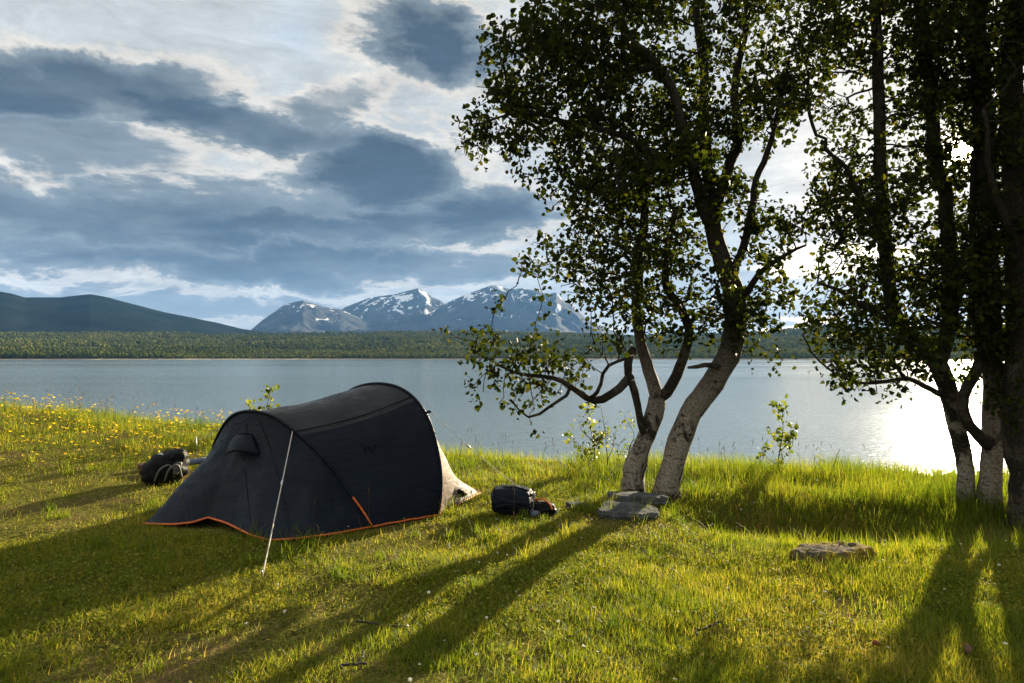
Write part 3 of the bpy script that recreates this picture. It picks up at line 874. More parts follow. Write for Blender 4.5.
# D: straight birch with the bowed limb
YD = 7.45
make_tree('birch_tree', 'straight birch with flaking pale bark and a bowed limb low on its trunk', [
    [(990, 500, YD, 10), (991, 470, YD, 9.4), (992, 430, YD, 9), (993, 390, YD, 8.6), (992, 340, YD, 8.6), (990, 280, YD, 8.8), (987, 220, YD, 8.8), (985, 150, YD, 8.6), (981, 80, YD, 8.2), (975, 0, YD, 7.8), (968, -90, YD, 8), (965, -180, YD, 5)],
    [(990, 448, YD, 5.5), (981, 438, YD - .1, 5.5), (972, 427, YD - .15, 5.5), (964, 412, YD - .2, 5.5), (962, 398, YD - .2, 5.5), (967, 384, YD - .2, 5.5), (976, 370, YD - .2, 5.2), (981, 350, YD - .15, 5), (979, 320, YD - .1, 4.5), (974, 270, YD, 4), (972, 220, YD, 3.2), (976, 130, YD, 2)],
    [(985, 180, YD, 4), (1000, 140, YD - .3, 3.5), (1015, 90, YD - .5, 3), (1030, 40, YD - .6, 2)],
    [(988, 260, YD, 4), (1004, 230, YD - .3, 3.5), (1022, 190, YD - .5, 3), (1045, 160, YD - .6, 2)],
], [(985, 60, YD, 70, 80, 1.2, 1.8), (940, 30, YD, 40, 60, .9, .8), (1010, 190, YD - .2, 40, 80, .9, 1.1), (960, 290, YD - .1, 45, 50, .8, .9), (1000, 330, YD - .2, 36, 44, .6, .9), (950, 340, YD - .2, 30, 24, .5, .4), (1000, 385, YD - .3, 22, 18, .3, .2), (970, -100, YD, 120, 100, 1.5, 1.6), (1000, 260, YD, 30, 40, .8, .6)],
    3300, 33, 2.6, 0.060, 'bark_pale', sprout_z=1.2, infl=1.4)

# E: trunk at the right edge
YE = 7.0
make_tree('birch_tree', 'dark thick birch trunk standing at the right edge of the group', [
    [(1030, 520, YE, 17), (1027, 480, YE, 16.5), (1024, 440, YE, 16.5), (1021, 400, YE, 16), (1022, 350, YE, 15), (1023, 280, YE, 14), (1018, 200, YE, 13), (1013, 120, YE, 11), (1014, 40, YE, 9), (1018, -60, YE, 7), (1020, -150, YE, 4)],
    [(1022, 300, YE, 6), (1040, 250, YE + .2, 5), (1065, 190, YE + .3, 4), (1090, 120, YE + .4, 3)],
    [(1020, 250, YE, 5), (1003, 215, YE - .2, 4), (990, 170, YE - .3, 3), (985, 110, YE - .4, 2)],
], [(1060, 60, YE, 90, 90, 1.3, 1.8), (1070, 220, YE, 70, 90, 1.1, 1.3), (1012, 320, YE - .2, 24, 44, .5, .6), (1010, 60, YE - .1, 50, 80, .9, 1.1), (1020, 180, YE - .3, 30, 70, .6, .6), (1030, -90, YE, 120, 100, 1.4, 1.5), (1060, 340, YE, 40, 40, .6, .5)],
    2800, 44, 2.6, 0.060, 'bark_dark', sprout_z=1.3, infl=1.4)


# ------------------------------------------------------------------ saplings and shrubs
def sapling(label, stems, seed, leaf_size=0.055, per=3, name='birch_sapling', cat='sapling', spread=0.045, leafless=0.0):
    g = np.random.default_rng(seed)
    x, y, Y = stems[0][0]
    b = at(x, y, Y); gz = float(ground_z(b[0], b[1])); base = np.array([b[0], b[1], gz])
    t = thing(name, label, cat, base)
    so = Soup(); pos = []
    for k, st in enumerate(stems):
        pts = np.array([at(*p) for p in st])
        if k == 0 or st[0][1] >= y - 3: pts[0, 2] = min(pts[0, 2], float(ground_z(pts[0, 0], pts[0, 1])) - 0.03)
        p = smooth_path(pts, 0.04)
        p += 0.012 * np.stack([vnoise(p * 6, seed), vnoise(p * 6 + 30, seed), np.zeros(len(p))], -1)
        n = len(p); so.tube(p - base, np.linspace(0.009 if k == 0 else 0.006, 0.002, n), 5)
        for i in range(int(n * (.15 if k else .3)), n):
            if g.random() < 0.45:
                d = g.normal(size=3); d[2] = abs(d[2]) * .8; d /= np.linalg.norm(d)
                L = g.uniform(0.05, 0.16) * (1.2 - 0.6 * i / n)
                q = np.linspace(p[i], p[i] + d * L, 4); q[1:3] += g.normal(size=(2, 3)) * .006
                so.tube(q - base, [0.003, 0.0025, 0.002, 0.0015], 4, cap=False)
                if g.random() >= leafless:
                    c = g.poisson(per); pos.append(q[g.integers(1, 4, c)] + g.normal(size=(c, 3)) * spread)
    link('stems', so.mesh('stems'), M['bark_dark'], t)
    pos = np.vstack(pos) if pos else np.zeros((0, 3))
    if len(pos): link('foliage', leaves_mesh('foliage', pos - base, leaf_size, droop=0.0, g=g), M['leaf_low'], t)
    return t


Yb = 9.3
sapling('slender leafy birch sapling standing alone on the bank between the tree groups', [[(779, 470, Yb), (780, 450, Yb), (783, 425, Yb), (781, 402, Yb)], [(780, 452, Yb), (790, 440, Yb), (797, 428, Yb)], [(781, 446, Yb), (772, 436, Yb), (770, 428, Yb)], [(779, 466, Yb), (768, 458, Yb), (762, 448, Yb)]], 71, 0.07, 10)
sapling('thin bare twig bent right on the bank crest right of the lone sapling', [[(832, 470, Yb), (836, 460, Yb), (841, 448, Yb)], [(820, 470, Yb), (821, 462, Yb), (819, 456, Yb)]], 72, 0.05, 2, 'twig_shrub', 'shrub', leafless=.75)
sapling('low leafy shoot on the bank crest left of the forked birch', [[(596, 462, Yb), (594, 445, Yb), (590, 425, Yb), (588, 410, Yb)], [(596, 462, Yb), (580, 446, Yb), (566, 436, Yb)], [(594, 450, Yb), (602, 436, Yb), (606, 428, Yb)], [(592, 440, Yb), (582, 430, Yb), (578, 420, Yb)]], 73, 0.065, 8, 'leafy_shrub', 'shrub')
sapling('tall thin half bare shoot on the bank crest close beside the forked birch', [[(608, 466, Yb - .1), (607, 448, Yb - .1), (604, 425, Yb - .1), (600, 405, Yb - .1)], [(607, 462, Yb - .1), (614, 446, Yb - .1), (613, 432, Yb - .1)]], 74, 0.05, 2, 'leafy_shrub', 'shrub', leafless=.5)
sapling('small leafy shoot with a bare tip almost touching the forked trunk', [[(626, 468, Yb - .3), (629, 450, Yb - .3), (634, 435, Yb - .3), (626, 418, Yb - .3)], [(626, 466, Yb - .3), (618, 452, Yb - .3), (622, 440, Yb - .3)]], 75, 0.055, 4, 'leafy_shrub', 'shrub')
Yc_ = 10.2
sapling('bushy bright green shrub with a bare upright twig showing behind the tent', [[(262, 440, Yc_), (264, 420, Yc_), (268, 405, Yc_), (270, 390, Yc_)], [(262, 440, Yc_), (274, 415, Yc_), (281, 404, Yc_)], [(262, 440, Yc_), (256, 416, Yc_), (254, 404, Yc_)], [(262, 436, Yc_), (268, 415, Yc_), (272, 406, Yc_)]], 76, 0.07, 11, 'leafy_shrub', 'shrub')


# ------------------------------------------------------------------ tent
def loft(A, B, nv, sag=None, dent=0.0, seed=0):
    """ruled cloth between two lines of the same number of points"""
    A = np.asarray(A); B = np.asarray(B); n = len(A)
    v = np.linspace(0, 1, nv)[:, None, None]
    P = A[None] * (1 - v) + B[None] * v
    if sag is not None: P = P + sag * np.sin(np.pi * v)
    if dent:
        du = np.gradient(P, axis=1); dv = np.gradient(P, axis=0); nn = np.cross(du, dv); nn /= np.linalg.norm(nn, axis=2)[..., None] + 1e-9
        e = np.sin(np.pi * v[..., 0]) ** .6
        P = P + nn * (dent * fbm(P * np.array([3.2, 3.2, 2.0]), 3, seed) * e)[..., None]
    i = np.arange(nv - 1)[:, None] * n; j = np.arange(n - 1)[None]
    return P.reshape(-1, 3), np.stack([i + j, i + j + 1, i + n + j + 1, i + n + j], -1).reshape(-1, 4)


def resample(P, n):
    P = np.asarray(P, float); L = np.concatenate([[0], np.cumsum(np.linalg.norm(np.diff(P, axis=0), axis=1))])
    s = np.linspace(0, L[-1], n); return np.stack([np.interp(s, L, P[:, k]) for k in range(3)], 1)


def to_pix(P):
    v = np.asarray(P) - np.array([0, 0, CAM_Z]); c, s_ = math.cos(PITCH), math.sin(PITCH)
    f = v[..., 1] * c + v[..., 2] * s_; u = -v[..., 1] * s_ + v[..., 2] * c
    return np.stack([512 + F * v[..., 0] / f, 341.5 - F * u / f], -1)


def on_cloth(V, px, py, out=.006):
    """point of a cloth grid that shows at a photograph point, lifted a little off the cloth"""
    d = np.linalg.norm(to_pix(V) - np.array([px, py]), axis=1); i = np.argsort(d)[:4]
    w = 1 / (d[i] + .2); p = (V[i] * w[:, None]).sum(0) / w.sum()
    e = np.array([0, 0, CAM_Z]) - p
    return p + e / np.linalg.norm(e) * out


def build_tent():
    gnd = lambda x, y, up=0.02: on_ground(x, y) + np.array([0, 0, up])
    R1 = gnd(372, 529); R2 = gnd(438, 517)
    N = gnd(269, 543); Fp = gnd(142, 526)
    base = np.array([*((R1 + Fp) / 2)[:2], 0.0]); base[2] = float(ground_z(base[0], base[1]))
    t = thing('tunnel_tent', 'dark blue grey tunnel tent with orange hem pitched on the grass', 'tent', base)
    dy = R1[1] - 6.03
    L1 = np.array([R1[0] - 1.95, R1[1] + .75, 0]); L1[2] = ground_z(L1[0], L1[1])
    L2 = np.array([R2[0] - 1.5, R2[1] + .92, 0]); L2[2] = ground_z(L2[0], L2[1])
    h1 = [R1, at(363, 512, 6.04 + dy), at(350, 494, 6.05 + dy), at(333, 470, 6.06 + dy), at(314, 449, 6.09 + dy), at(292, 430, 6.13 + dy), at(275, 418, 6.17 + dy), at(258, 412.5, 6.22 + dy), at(242, 412.5, 6.3 + dy), at(229, 419, 6.4 + dy), at(218, 436, 6.52 + dy), at(206, 466, 6.64 + dy), L1]
    d2 = R2[1] - 6.48
    h2 = [R2, at(441, 495, 6.5 + d2), at(441, 472, 6.52 + d2), at(437, 447, 6.56 + d2), at(430, 423, 6.61 + d2), at(420, 405, 6.67 + d2), at(409, 394, 6.73 + d2), at(396, 387, 6.8 + d2), at(380, 384, 6.9 + d2), at(362, 386, 7.0 + d2), at(346, 394, 7.1 + d2), at(330, 412, 7.2 + d2), at(318, 445, 7.3 + d2), L2]
    n = 61
    H1 = resample(smooth_path(np.array(h1), 0.02), n); H2 = resample(smooth_path(np.array(h2), 0.02), n)
    # body between the hoops, split along the seam into side panels and the top panel
    k0, k1 = int(n * .37), int(n * .80)
    down = np.array([0.02, 0, -0.035])
    for a, b, m, nm in ((0, k0, 'fly', 'side_panel'), (k0 - 1, k1, 'fly_sheen', 'roof_panel'), (k1 - 1, n, 'fly', 'side_panel')):
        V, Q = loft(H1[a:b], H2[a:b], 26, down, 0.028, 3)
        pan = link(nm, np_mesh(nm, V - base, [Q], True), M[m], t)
        if a == 0:
            z = np.array([on_cloth(V, x, y, .007) for x, y in ((362, 443), (366, 450), (369, 445), (372, 451), (376, 444))])
            link('emblem', Soup().tube(z - base, .006, 5).mesh('emblem', False), M['black'], pan)
    for k in (k0, k1):
        p = np.linspace(H1[k], H2[k], 26) + down * np.sin(np.pi * np.linspace(0, 1, 26))[:, None] + np.array([.003, -.006, .003])
        link('seam', Soup().tube(p - base, .005, 5).mesh('seam'), M['black'], t)
    # porch: from the front hoop down to a wavy hem on the ground
    hemk = [(0.0, R1), (0.13, gnd(335, 536)), (0.26, gnd(300, 541)), (0.37, N), (0.45, gnd(250, 541, .05)), (0.54, gnd(226, 531, .07)), (0.60, gnd(208, 528, .09)), (0.66, gnd(192, 528.5, .05)), (0.72, gnd(172, 528, .03)), (0.78, Fp), (0.90, np.array([*(Fp[:2] * .5 + L1[:2] * .5), 0.02])), (1.0, L1)]
    u = np.linspace(0, 1, n)
    hem = np.stack([np.interp(u, [k for k, _ in hemk], [p[c] for _, p in hemk]) for c in range(3)], 1)
    V, Q = loft(H1, hem, 34, np.array([0.01, 0.02, -0.012]), 0.045, 9)
    porch = link('porch', np_mesh('porch', V - base, [Q], True), M['fly'], t)
    for pts in (((246, 424), (247, 440)), ((244, 457), (246, 480), (249, 510), (252, 536)), ((222, 440), (205, 462), (185, 488), (165, 510)), ((258, 420), (270, 450), (280, 485), (290, 530))):
        z = smooth_path(np.array([on_cloth(V, x, y, .003) for x, y in pts]), .05)
        link('seam', Soup().tube(z - base, .004, 5).mesh('seam'), M['fly'], porch)
    hm = Soup().tube(resample(hem, 90) - base + np.array([0, -.005, 0.0]), 0.009, 6)
    link('hem_trim', hm.mesh('hem_trim'), M['orange'], porch)
    sh = np.linspace(R1, R2, 30); sh[:, 2] = np.maximum(sh[:, 2], ground_z(sh[:, 0], sh[:, 1]) + .02)
    link('hem_trim', Soup().tube(sh - base + np.array([.004, -.006, 0]), 0.009, 6).mesh('hem_trim'), M['orange'], t)
    # pole sleeves
    for H in (H1, H2):
        tn, _, _ = frames(H); o = np.array([0.0, -.004, .006])
        link('pole_sleeve', Soup().tube(H + o - base, 0.014, 8).mesh('pole_sleeve'), M['fly'], t)
    link('pole_foot_tape', Soup().tube(H1[:7] + np.array([.004, -.016, .008]) - base, 0.010, 6).mesh('pole_foot_tape'), M['orange'], t)
    # hooded vent on the porch, standing out over its dark opening
    a0 = at(252, 434, 6.16 + dy); a1 = at(236, 434, 6.22 + dy); b0 = at(261, 455, 6.03 + dy); b1 = at(226, 454, 6.12 + dy)
    top = np.linspace(a0, a1, 15); bot = np.linspace(b0, b1, 15)
    arch = np.sin(np.linspace(0, np.pi, 15))[:, None]
    top = top + arch * np.array([0, -.012, .012]); bot = bot + arch * np.array([-.01, -.09, .035])
    V, Q = loft(top, bot, 8, np.array([0, -.03, .012]))
    hood = link('vent_hood', np_mesh('vent_hood', V - base, [Q], True), M['fly'], t)
    md = hood.modifiers.new('cloth', 'SOLIDIFY'); md.thickness = .006
    # rear end in sunlit tan cloth
    tip = gnd(482, 494, .02); back = np.array([L2[0] + .75, L2[1] + .75, 0.0]); back[2] = ground_z(back[0], back[1]) + .02
    rk = [(0, R2), (0.24, tip), (0.45, tip * .55 + back * .45 + np.array([.1, .12, 0])), (0.7, back), (1.0, L2)]
    rh = np.stack([np.interp(u, [k for k, _ in rk], [p[c] for _, p in rk]) for c in range(3)], 1)
    H2b = H2 + np.array([0.006, .02, -.012])
    V, Q = loft(H2b, rh, 26, np.array([-.05, -.03, -.10]), 0.035, 15)
    rear = link('rear_panel', np_mesh('rear_panel', V - base, [Q], True), M['inner'], t)
    rear['label'] = 'sunlit tan rear panel'
    link('hem_trim', Soup().tube(resample(rh, 60) - base, .009, 6).mesh('hem_trim'), M['orange'], rear)
    z = smooth_path(np.array([on_cloth(V, x, y, .004) for x, y in ((446, 480), (452, 486), (459, 491), (466, 494))]), .03)
    link('rear_window', Soup().tube(z - base, [.012] + [.024] * (len(z) - 2) + [.010], 8).mesh('rear_window'), M['black'], rear)
    z = smooth_path(np.array([on_cloth(H2b, x, y, .012) for x, y in ((441, 492), (440, 505), (438, 516))]), .03)
    link('edge_tape', Soup().tube(z - base, .008, 6).mesh('edge_tape'), M['orange'], rear)
    # guy lines
    def guy(p, q, r=.0045, slack=.03, tens=None, mat='cord'):
        P = np.linspace(p, q, 18); P[:, 2] -= slack * np.sin(np.pi * np.linspace(0, 1, 18))
        g = link('guy_line', Soup().tube(P - base, r, 6).mesh('guy_line'), M[mat], t)
        if tens:
            k = P[int(17 * tens)]; k2 = P[int(17 * tens) + 1]; dd = (k2 - k) / np.linalg.norm(k2 - k)
            link('tensioner', Soup().tube(np.array([k - dd * .035, k - dd * .02, k + dd * .02, k + dd * .035]) - base, [.006, .011, .011, .006], 8).mesh('tensioner'), M['metal'], g)
        e = q + np.array([0, 0, -.05]); dr = (q - p); dr[2] = 0; dr /= np.linalg.norm(dr) + 1e-9
        link('peg', Soup().tube(np.array([q + np.array([0, 0, .05]) + dr * .02, q, e - dr * .04]) - base, .005, 6).mesh('peg'), M['metal'], g)
    guy(at(292.5, 431, 6.10 + dy), gnd(262, 582, .03), .0048, .01, .42)
    guy(at(431, 412, 6.63 + d2), gnd(557, 517, .03), .003, .05, .35)
    guy(at(219, 428, 6.5 + dy), at(196, 441, 7.6) * 1.0, .003, .01)
    # toggles where the guys start
    for p in (at(292.5, 431, 6.11 + dy), at(429, 411.5, 6.64 + d2)):
        V, Q, tr = tube_arrays(np.array([p + [-.02, 0, -.01], p + [0, -.01, .0], p + [.025, -.01, -.004]]), [.01, .016, .006], 8)
        link('guy_tab', np_mesh('guy_tab', V - base, [Q, tr], True), M['black'], t)


build_tent()


# ------------------------------------------------------------------ soft lumps: bags, stones
def lump(name, size, seed, mat, parent=None, loc=(0, 0, 0), rot=(0, 0, 0), rough=0.12, freq=2.5, box=0.6, sub=4, flat_bottom=None, fold=0.0):
    """a rounded, lumpy body: box 0 = ellipsoid, 1 = boxy"""
    bm = bmesh.new(); bmesh.ops.create_icosphere(bm, subdivisions=sub, radius=1.0)
    P = np.array([v.co[:] for v in bm.verts])
    m = np.abs(P).max(1)[:, None]; P = P * (1 - box) + (P / m) * box * (0.85)
    nn = P / np.linalg.norm(P, axis=1)[:, None]
    P = P * (1 + rough * fbm(P * freq + seed * 3.1, 4, seed)[:, None])
    if fold: P = P + nn * (fold * -np.abs(vnoise(P * np.array([2.2, 2.2, 5.0]) + seed, seed + 5)))[:, None]
    P = P * np.array(size) / 2
    if flat_bottom is not None: P[:, 2] = np.maximum(P[:, 2], flat_bottom)
    for v, p in zip(bm.verts, P): v.co = p
    me = bpy.data.meshes.new(name); bm.to_mesh(me); bm.free()
    me.polygons.foreach_set('use_smooth', np.ones(len(me.polygons), bool))
    o = link(name, me, mat, parent, loc); o.rotation_euler = rot
    return o


def gthing(name, label, cat, px, py, rz=0.0):
    p = on_ground(px, py); return thing(name, label, cat, p, rz)


# rucksack on the slope left of the tent
t = gthing('backpack', 'black rucksack lying on the grass left of the tent', 'backpack', 165, 484, R(20))
s_ = t.location.y / F
lump('body', (46 * s_, .34, 34 * s_), 2, M['black'], t, (0, 0, 15 * s_), (R(8), R(-20), 0), .20, 2.4, .12, fold=.10)
lump('lid', (24 * s_, .26, 17 * s_), 4, M['black'], t, (9 * s_, -.02, 26 * s_), (0, R(-14), R(10)), .2, 2.6, .15, fold=.06)
lump('front_pocket', (9 * s_, .08, 15 * s_), 6, M['grey_strap'], t, (11 * s_, -.12, 17 * s_), (R(-10), R(20), 0), .14, 2.6, .6)
for k, (x0, x1, yy) in enumerate(((-8, 6, -.16), (1, 13, -.175))):
    q = smooth_path(np.array([(x0 * s_, yy + .02, 5 * s_), ((x0 * .6 + x1 * .4) * s_, yy - .03, 17 * s_), (x1 * s_, yy - .0, 20 * s_), ((x1 + 3) * s_, yy + .04, 8 * s_)]), .02)
    link('strap', Soup().tube(q, .011, 6).mesh('strap'), M['grey_strap'], t)
link('buckle', Soup().tube(np.array([(-6 * s_, -.06, 30 * s_), (-3 * s_, -.08, 31 * s_), (-1 * s_, -.09, 29 * s_)]), .014, 8).mesh('buckle'), M['metal'], t)
p = on_ground(170, 482)
pad = Soup()
ax = np.linspace(0, 1, 9)
tt = thing('foam_mat', 'blue grey rolled foam mat lying behind the black rucksack', 'mat', p + np.array([-.05, .42, -.07]), R(6))
link('roll', Soup().tube(np.stack([(ax - .5) * 44 * s_, ax * 0, .19 + ax * .05], 1), .036, 14).mesh('roll'), M['blue_pad'], tt)
for x in (-.3, .32): link('strap', Soup().tube(np.array([(x - .012, 0, .215 + x * .055), (x + .012, 0, .215 + x * .055)]), .04, 14).mesh('strap'), M['black'], tt)
t = gthing('leather_pouch', 'small brown pouch on the grass left of the black rucksack', 'pouch', 143, 471, R(-10))
lump('body', (.13, .09, .075), 9, M['brown'], t, (0, 0, .04), (0, 0, 0), .15, 2.5, .5, 3)
lump('flap', (.11, .095, .03), 12, M['brown'], t, (0, -.008, .07), (R(12), 0, 0), .12, 2.5, .6, 3)

# navy bag and bundle right of the tent
t = gthing('duffel_bag', 'rounded navy duffel bag lying on the grass behind the tent end', 'bag', 512, 514, R(-6))
s_ = t.location.y / F
lump('body', (48 * s_, .34, 31 * s_), 3, M['navy'], t, (0, 0.02, 13.5 * s_), (0, R(3), 0), .09, 1.8, .42, 5, fold=.07)
q = np.array([(23 * s_ * .96, -.10 + .2 * u_, (8 + 14 * math.sin(math.pi * u_)) * s_) for u_ in np.linspace(0, 1, 10)])
link('end_strap', Soup().tube(q, .009, 6).mesh('end_strap'), M['grey_strap'], t)
q = smooth_path(np.array([(-14 * s_, -.17, 9 * s_), (-6 * s_, -.21, 13 * s_), (4 * s_, -.215, 13 * s_), (12 * s_, -.18, 8 * s_)]), .02)
link('handle', Soup().tube(q, .010, 6).mesh('handle'), M['black'], t)
link('zip', Soup().tube(np.array([(x * s_, -.03 - .02 * abs(x) / 20, (27.5 - (x / 17) ** 2 * 3.5) * s_) for x in np.linspace(-17, 17, 14)]), .006, 5).mesh('zip'), M['black'], t)
t = gthing('gear_bundle', 'small crumpled black and grey bundle with an orange strap beside the navy bag', 'bag', 541, 516, R(-12))
lump('body', (.28, .20, .15), 8, M['black'], t, (.02, 0, .07), (0, R(8), R(14)), .22, 2.6, .3, 4, fold=.16)
lump('side_pocket', (.17, .13, .10), 14, M['grey_strap'], t, (-.13, -.07, .05), (0, R(-10), R(30)), .25, 3.0, .3, 4, fold=.2)
lump('mesh_pocket', (.09, .05, .06), 15, M['blue_pad'], t, (-.04, -.12, .05), (0, 0, R(20)), .2, 3, .3, 3, fold=.1)
q = smooth_path(np.array([(-.07, -.03, .135), (-.03, -.045, .165), (.03, -.05, .17), (.09, -.05, .13), (.12, -.06, .08)]), .015)
link('orange_strap', Soup().tube(q, .010, 6).mesh('orange_strap'), M['orange'], t)


def slab(name, label, px, py, w, d, h, seed, mat, rz=0.0, lift=0.0, tilt=(0, 0), cat='stone'):
    p = on_ground(px, py)
    bm = bmesh.new(); bmesh.ops.create_icosphere(bm, subdivisions=5, radius=1.0)
    P = np.array([v.co[:] for v in bm.verts])
    q = P.copy(); a = np.arctan2(q[:, 1], q[:, 0])
    out = 1 + 0.20 * vnoise(np.stack([np.cos(a) * 1.7 + seed, np.sin(a) * 1.7], -1), seed) + 0.07 * vnoise(np.stack([np.cos(a) * 5 + seed, np.sin(a) * 5], -1), seed)
    q[:, 2] = np.sign(q[:, 2]) * np.minimum(np.abs(q[:, 2]) * (2.6 if name == 'stone_slab' else 1.9), 1.0)
    rad = np.sqrt(np.clip(P[:, 0] ** 2 + P[:, 1] ** 2, 0, 1)); sc = np.where(np.abs(P[:, 2]) < .385, 1.0 / np.maximum(rad, .3), 1.08) * out
    q[:, 0] *= sc; q[:, 1] *= sc
    layer = 0.05 * np.round(2.5 * vnoise(np.stack([q[:, 0] * 0 + seed, q[:, 0] * 0, q[:, 2] * 3], -1), seed)) / 2.5
    q[:, :2] *= (1 + layer)[:, None]
    q = q * np.array([w / 2, d / 2, h / 2])
    q += (0.11 if name == 'stone_slab' else 0.16) * h * fbm(q * 8 + seed, 5, seed, .6)[:, None] * np.array([1.2, 1.2, 2.0])
    for v, c in zip(bm.verts, q): v.co = c
    me = bpy.data.meshes.new(name); bm.to_mesh(me); bm.free()
    me.polygons.foreach_set('use_smooth', np.ones(len(me.polygons), bool))
    o = link(name, me, mat, None, (p[0], p[1] + d * .5, p[2] + h / 2 + lift)); o.rotation_euler = (tilt[0], tilt[1], rz)
    return tag(o, label, cat)


slab('stone_slab', 'broad grey stone slab on the grass, lower one of the two by the birches', 632, 521, .60, .40, .10, 3, M['slate'], R(-6), -.02, (R(4), R(2)))
slab('stone_slab', 'flat grey stone slab lying on top of the other at the foot of the birches', 642, 512, .60, .34, .08, 5, M['slate'], R(2), .065, (R(-2), R(3)))
slab('flat_stone', 'flat moss covered stone with orange brown rim in the long grass', 846, 568, .62, .36, .15, 8, M['mossy'], R(4), -.06, (R(-3), R(-1)))
slab('small_stone', 'small pale stone lying in the grass between navy bag and slabs', 577, 510, .20, .12, .06, 11, M['slate'], R(8), 0)


# ------------------------------------------------------------------ grass and flowers (uncountable cover)
def in_view(x, y, pad=1.6):
    return np.abs(x) < (0.75 * y + pad)


def scatter(n, y0, y1, power=1.0, pad=1.3):
    y = y0 + (y1 - y0) * rng.random(n) ** power
    x = (rng.random(n) * 2 - 1) * (0.75 * y + pad)
    return x, y


BLOCK = []   # ground covered by solid things: (x, y, half x, half y)
for o in bpy.data.objects:
    if o.name.startswith(('stone_slab', 'flat_stone')):
        BLOCK.append((o.location.x, o.location.y, .24, .13))


def blocked(x, y):
    b = np.zeros(len(x), bool)
    for cx, cy_, hx, hy in BLOCK: b |= ((x - cx) / hx) ** 2 + ((y - cy_) / hy) ** 2 < 1
    return b


GA = on_ground(372, 529); GB = on_ground(438, 517); GN = on_ground(269, 543); GF = on_ground(142, 526)
TENT = np.array([GN[:2], GA[:2], GB[:2], GB[:2] + [.3, 1.0], GB[:2] + [-1.2, 1.6], GF[:2] + [.9, .8], GF[:2]])


def in_tent(x, y):
    c = np.zeros(len(x), bool); n = len(TENT)
    for i in range(n):
        x0, y0 = TENT[i]; x1, y1 = TENT[(i + 1) % n]
        k = ((y0 > y) != (y1 > y)) & (x < (x1 - x0) * (y - y0) / (y1 - y0 + 1e-12) + x0); c ^= k
    return c


def tall_field(x, y):
    """0..1: how long the grass stands"""
    yc = crest_y(x); p = np.stack([x, y], -1)
    right = sst(y, yc - 2.9 + 0.9 * (1 - sst(x, 1.0, 2.2)), yc - 1.9 + 0.9 * (1 - sst(x, 1.0, 2.2))) * sst(x, 0.1, 1.2) * .8
    left = sst(y, yc - 3.2, yc - 0.8) * (1 - sst(x, 0.1, 1.2)) * 0.5
    rightclump = sst(x, 2.6, 4.4) * sst(y, 4.2, 6.2) * 0.8
    stone = np.exp(-(((x - 2.8) / 1.0) ** 2 + ((y - 5.35) / .7) ** 2)) * .8
    tuft = sst(fbm(p * 0.9, 3, 77), 0.18, 0.5) * .42
    t = np.maximum.reduce([right, left, rightclump, stone, tuft])
    return np.clip(t * (0.7 + 0.6 * fbm(p * 1.7, 2, 78)), 0, 1.1)


def blades(name, x, y, h, w, lean, rnd, mat, label, segs=2):
    n = len(x); z = ground_z(x, y) - 0.01
    a = rng.random(n) * 6.283
    dx, dy = np.cos(a), np.sin(a); sx, sy = -dy, dx
    fr = np.array([0, .5, 1.0]) if segs == 2 else np.array([0, .38, .72, 1.0])
    cols = []
    for k, f in enumerate(fr):
        off = lean * h * f ** 1.8; zz = z + h * f * np.sqrt(np.clip(1 - (lean * f * .55) ** 2, .15, 1))
        ww = w * (1 - f ** 1.6) * .5
        c = np.stack([x + dx * off, y + dy * off, zz], -1); s = np.stack([sx * ww, sy * ww, 0 * ww], -1)
        if k < len(fr) - 1: cols += [c - s, c + s]
        else: cols.append(c)
    V = np.stack(cols, 1); m = V.shape[1]
    st = (np.arange(n) * m)[:, None, None]
    q = np.array([[2 * k, 2 * k + 1, 2 * k + 3, 2 * k + 2] for k in range(len(fr) - 2)]); tr = np.array([[m - 3, m - 2, m - 1]])
    me = np_mesh(name, V.reshape(-1, 3), [(q[None] + st).reshape(-1, 4), (tr[None] + st).reshape(-1, 3)], True, {'rnd': np.repeat(rnd, m)})
    o = link(name, me, mat)
    return tag(o, label, 'grass', kind='stuff')


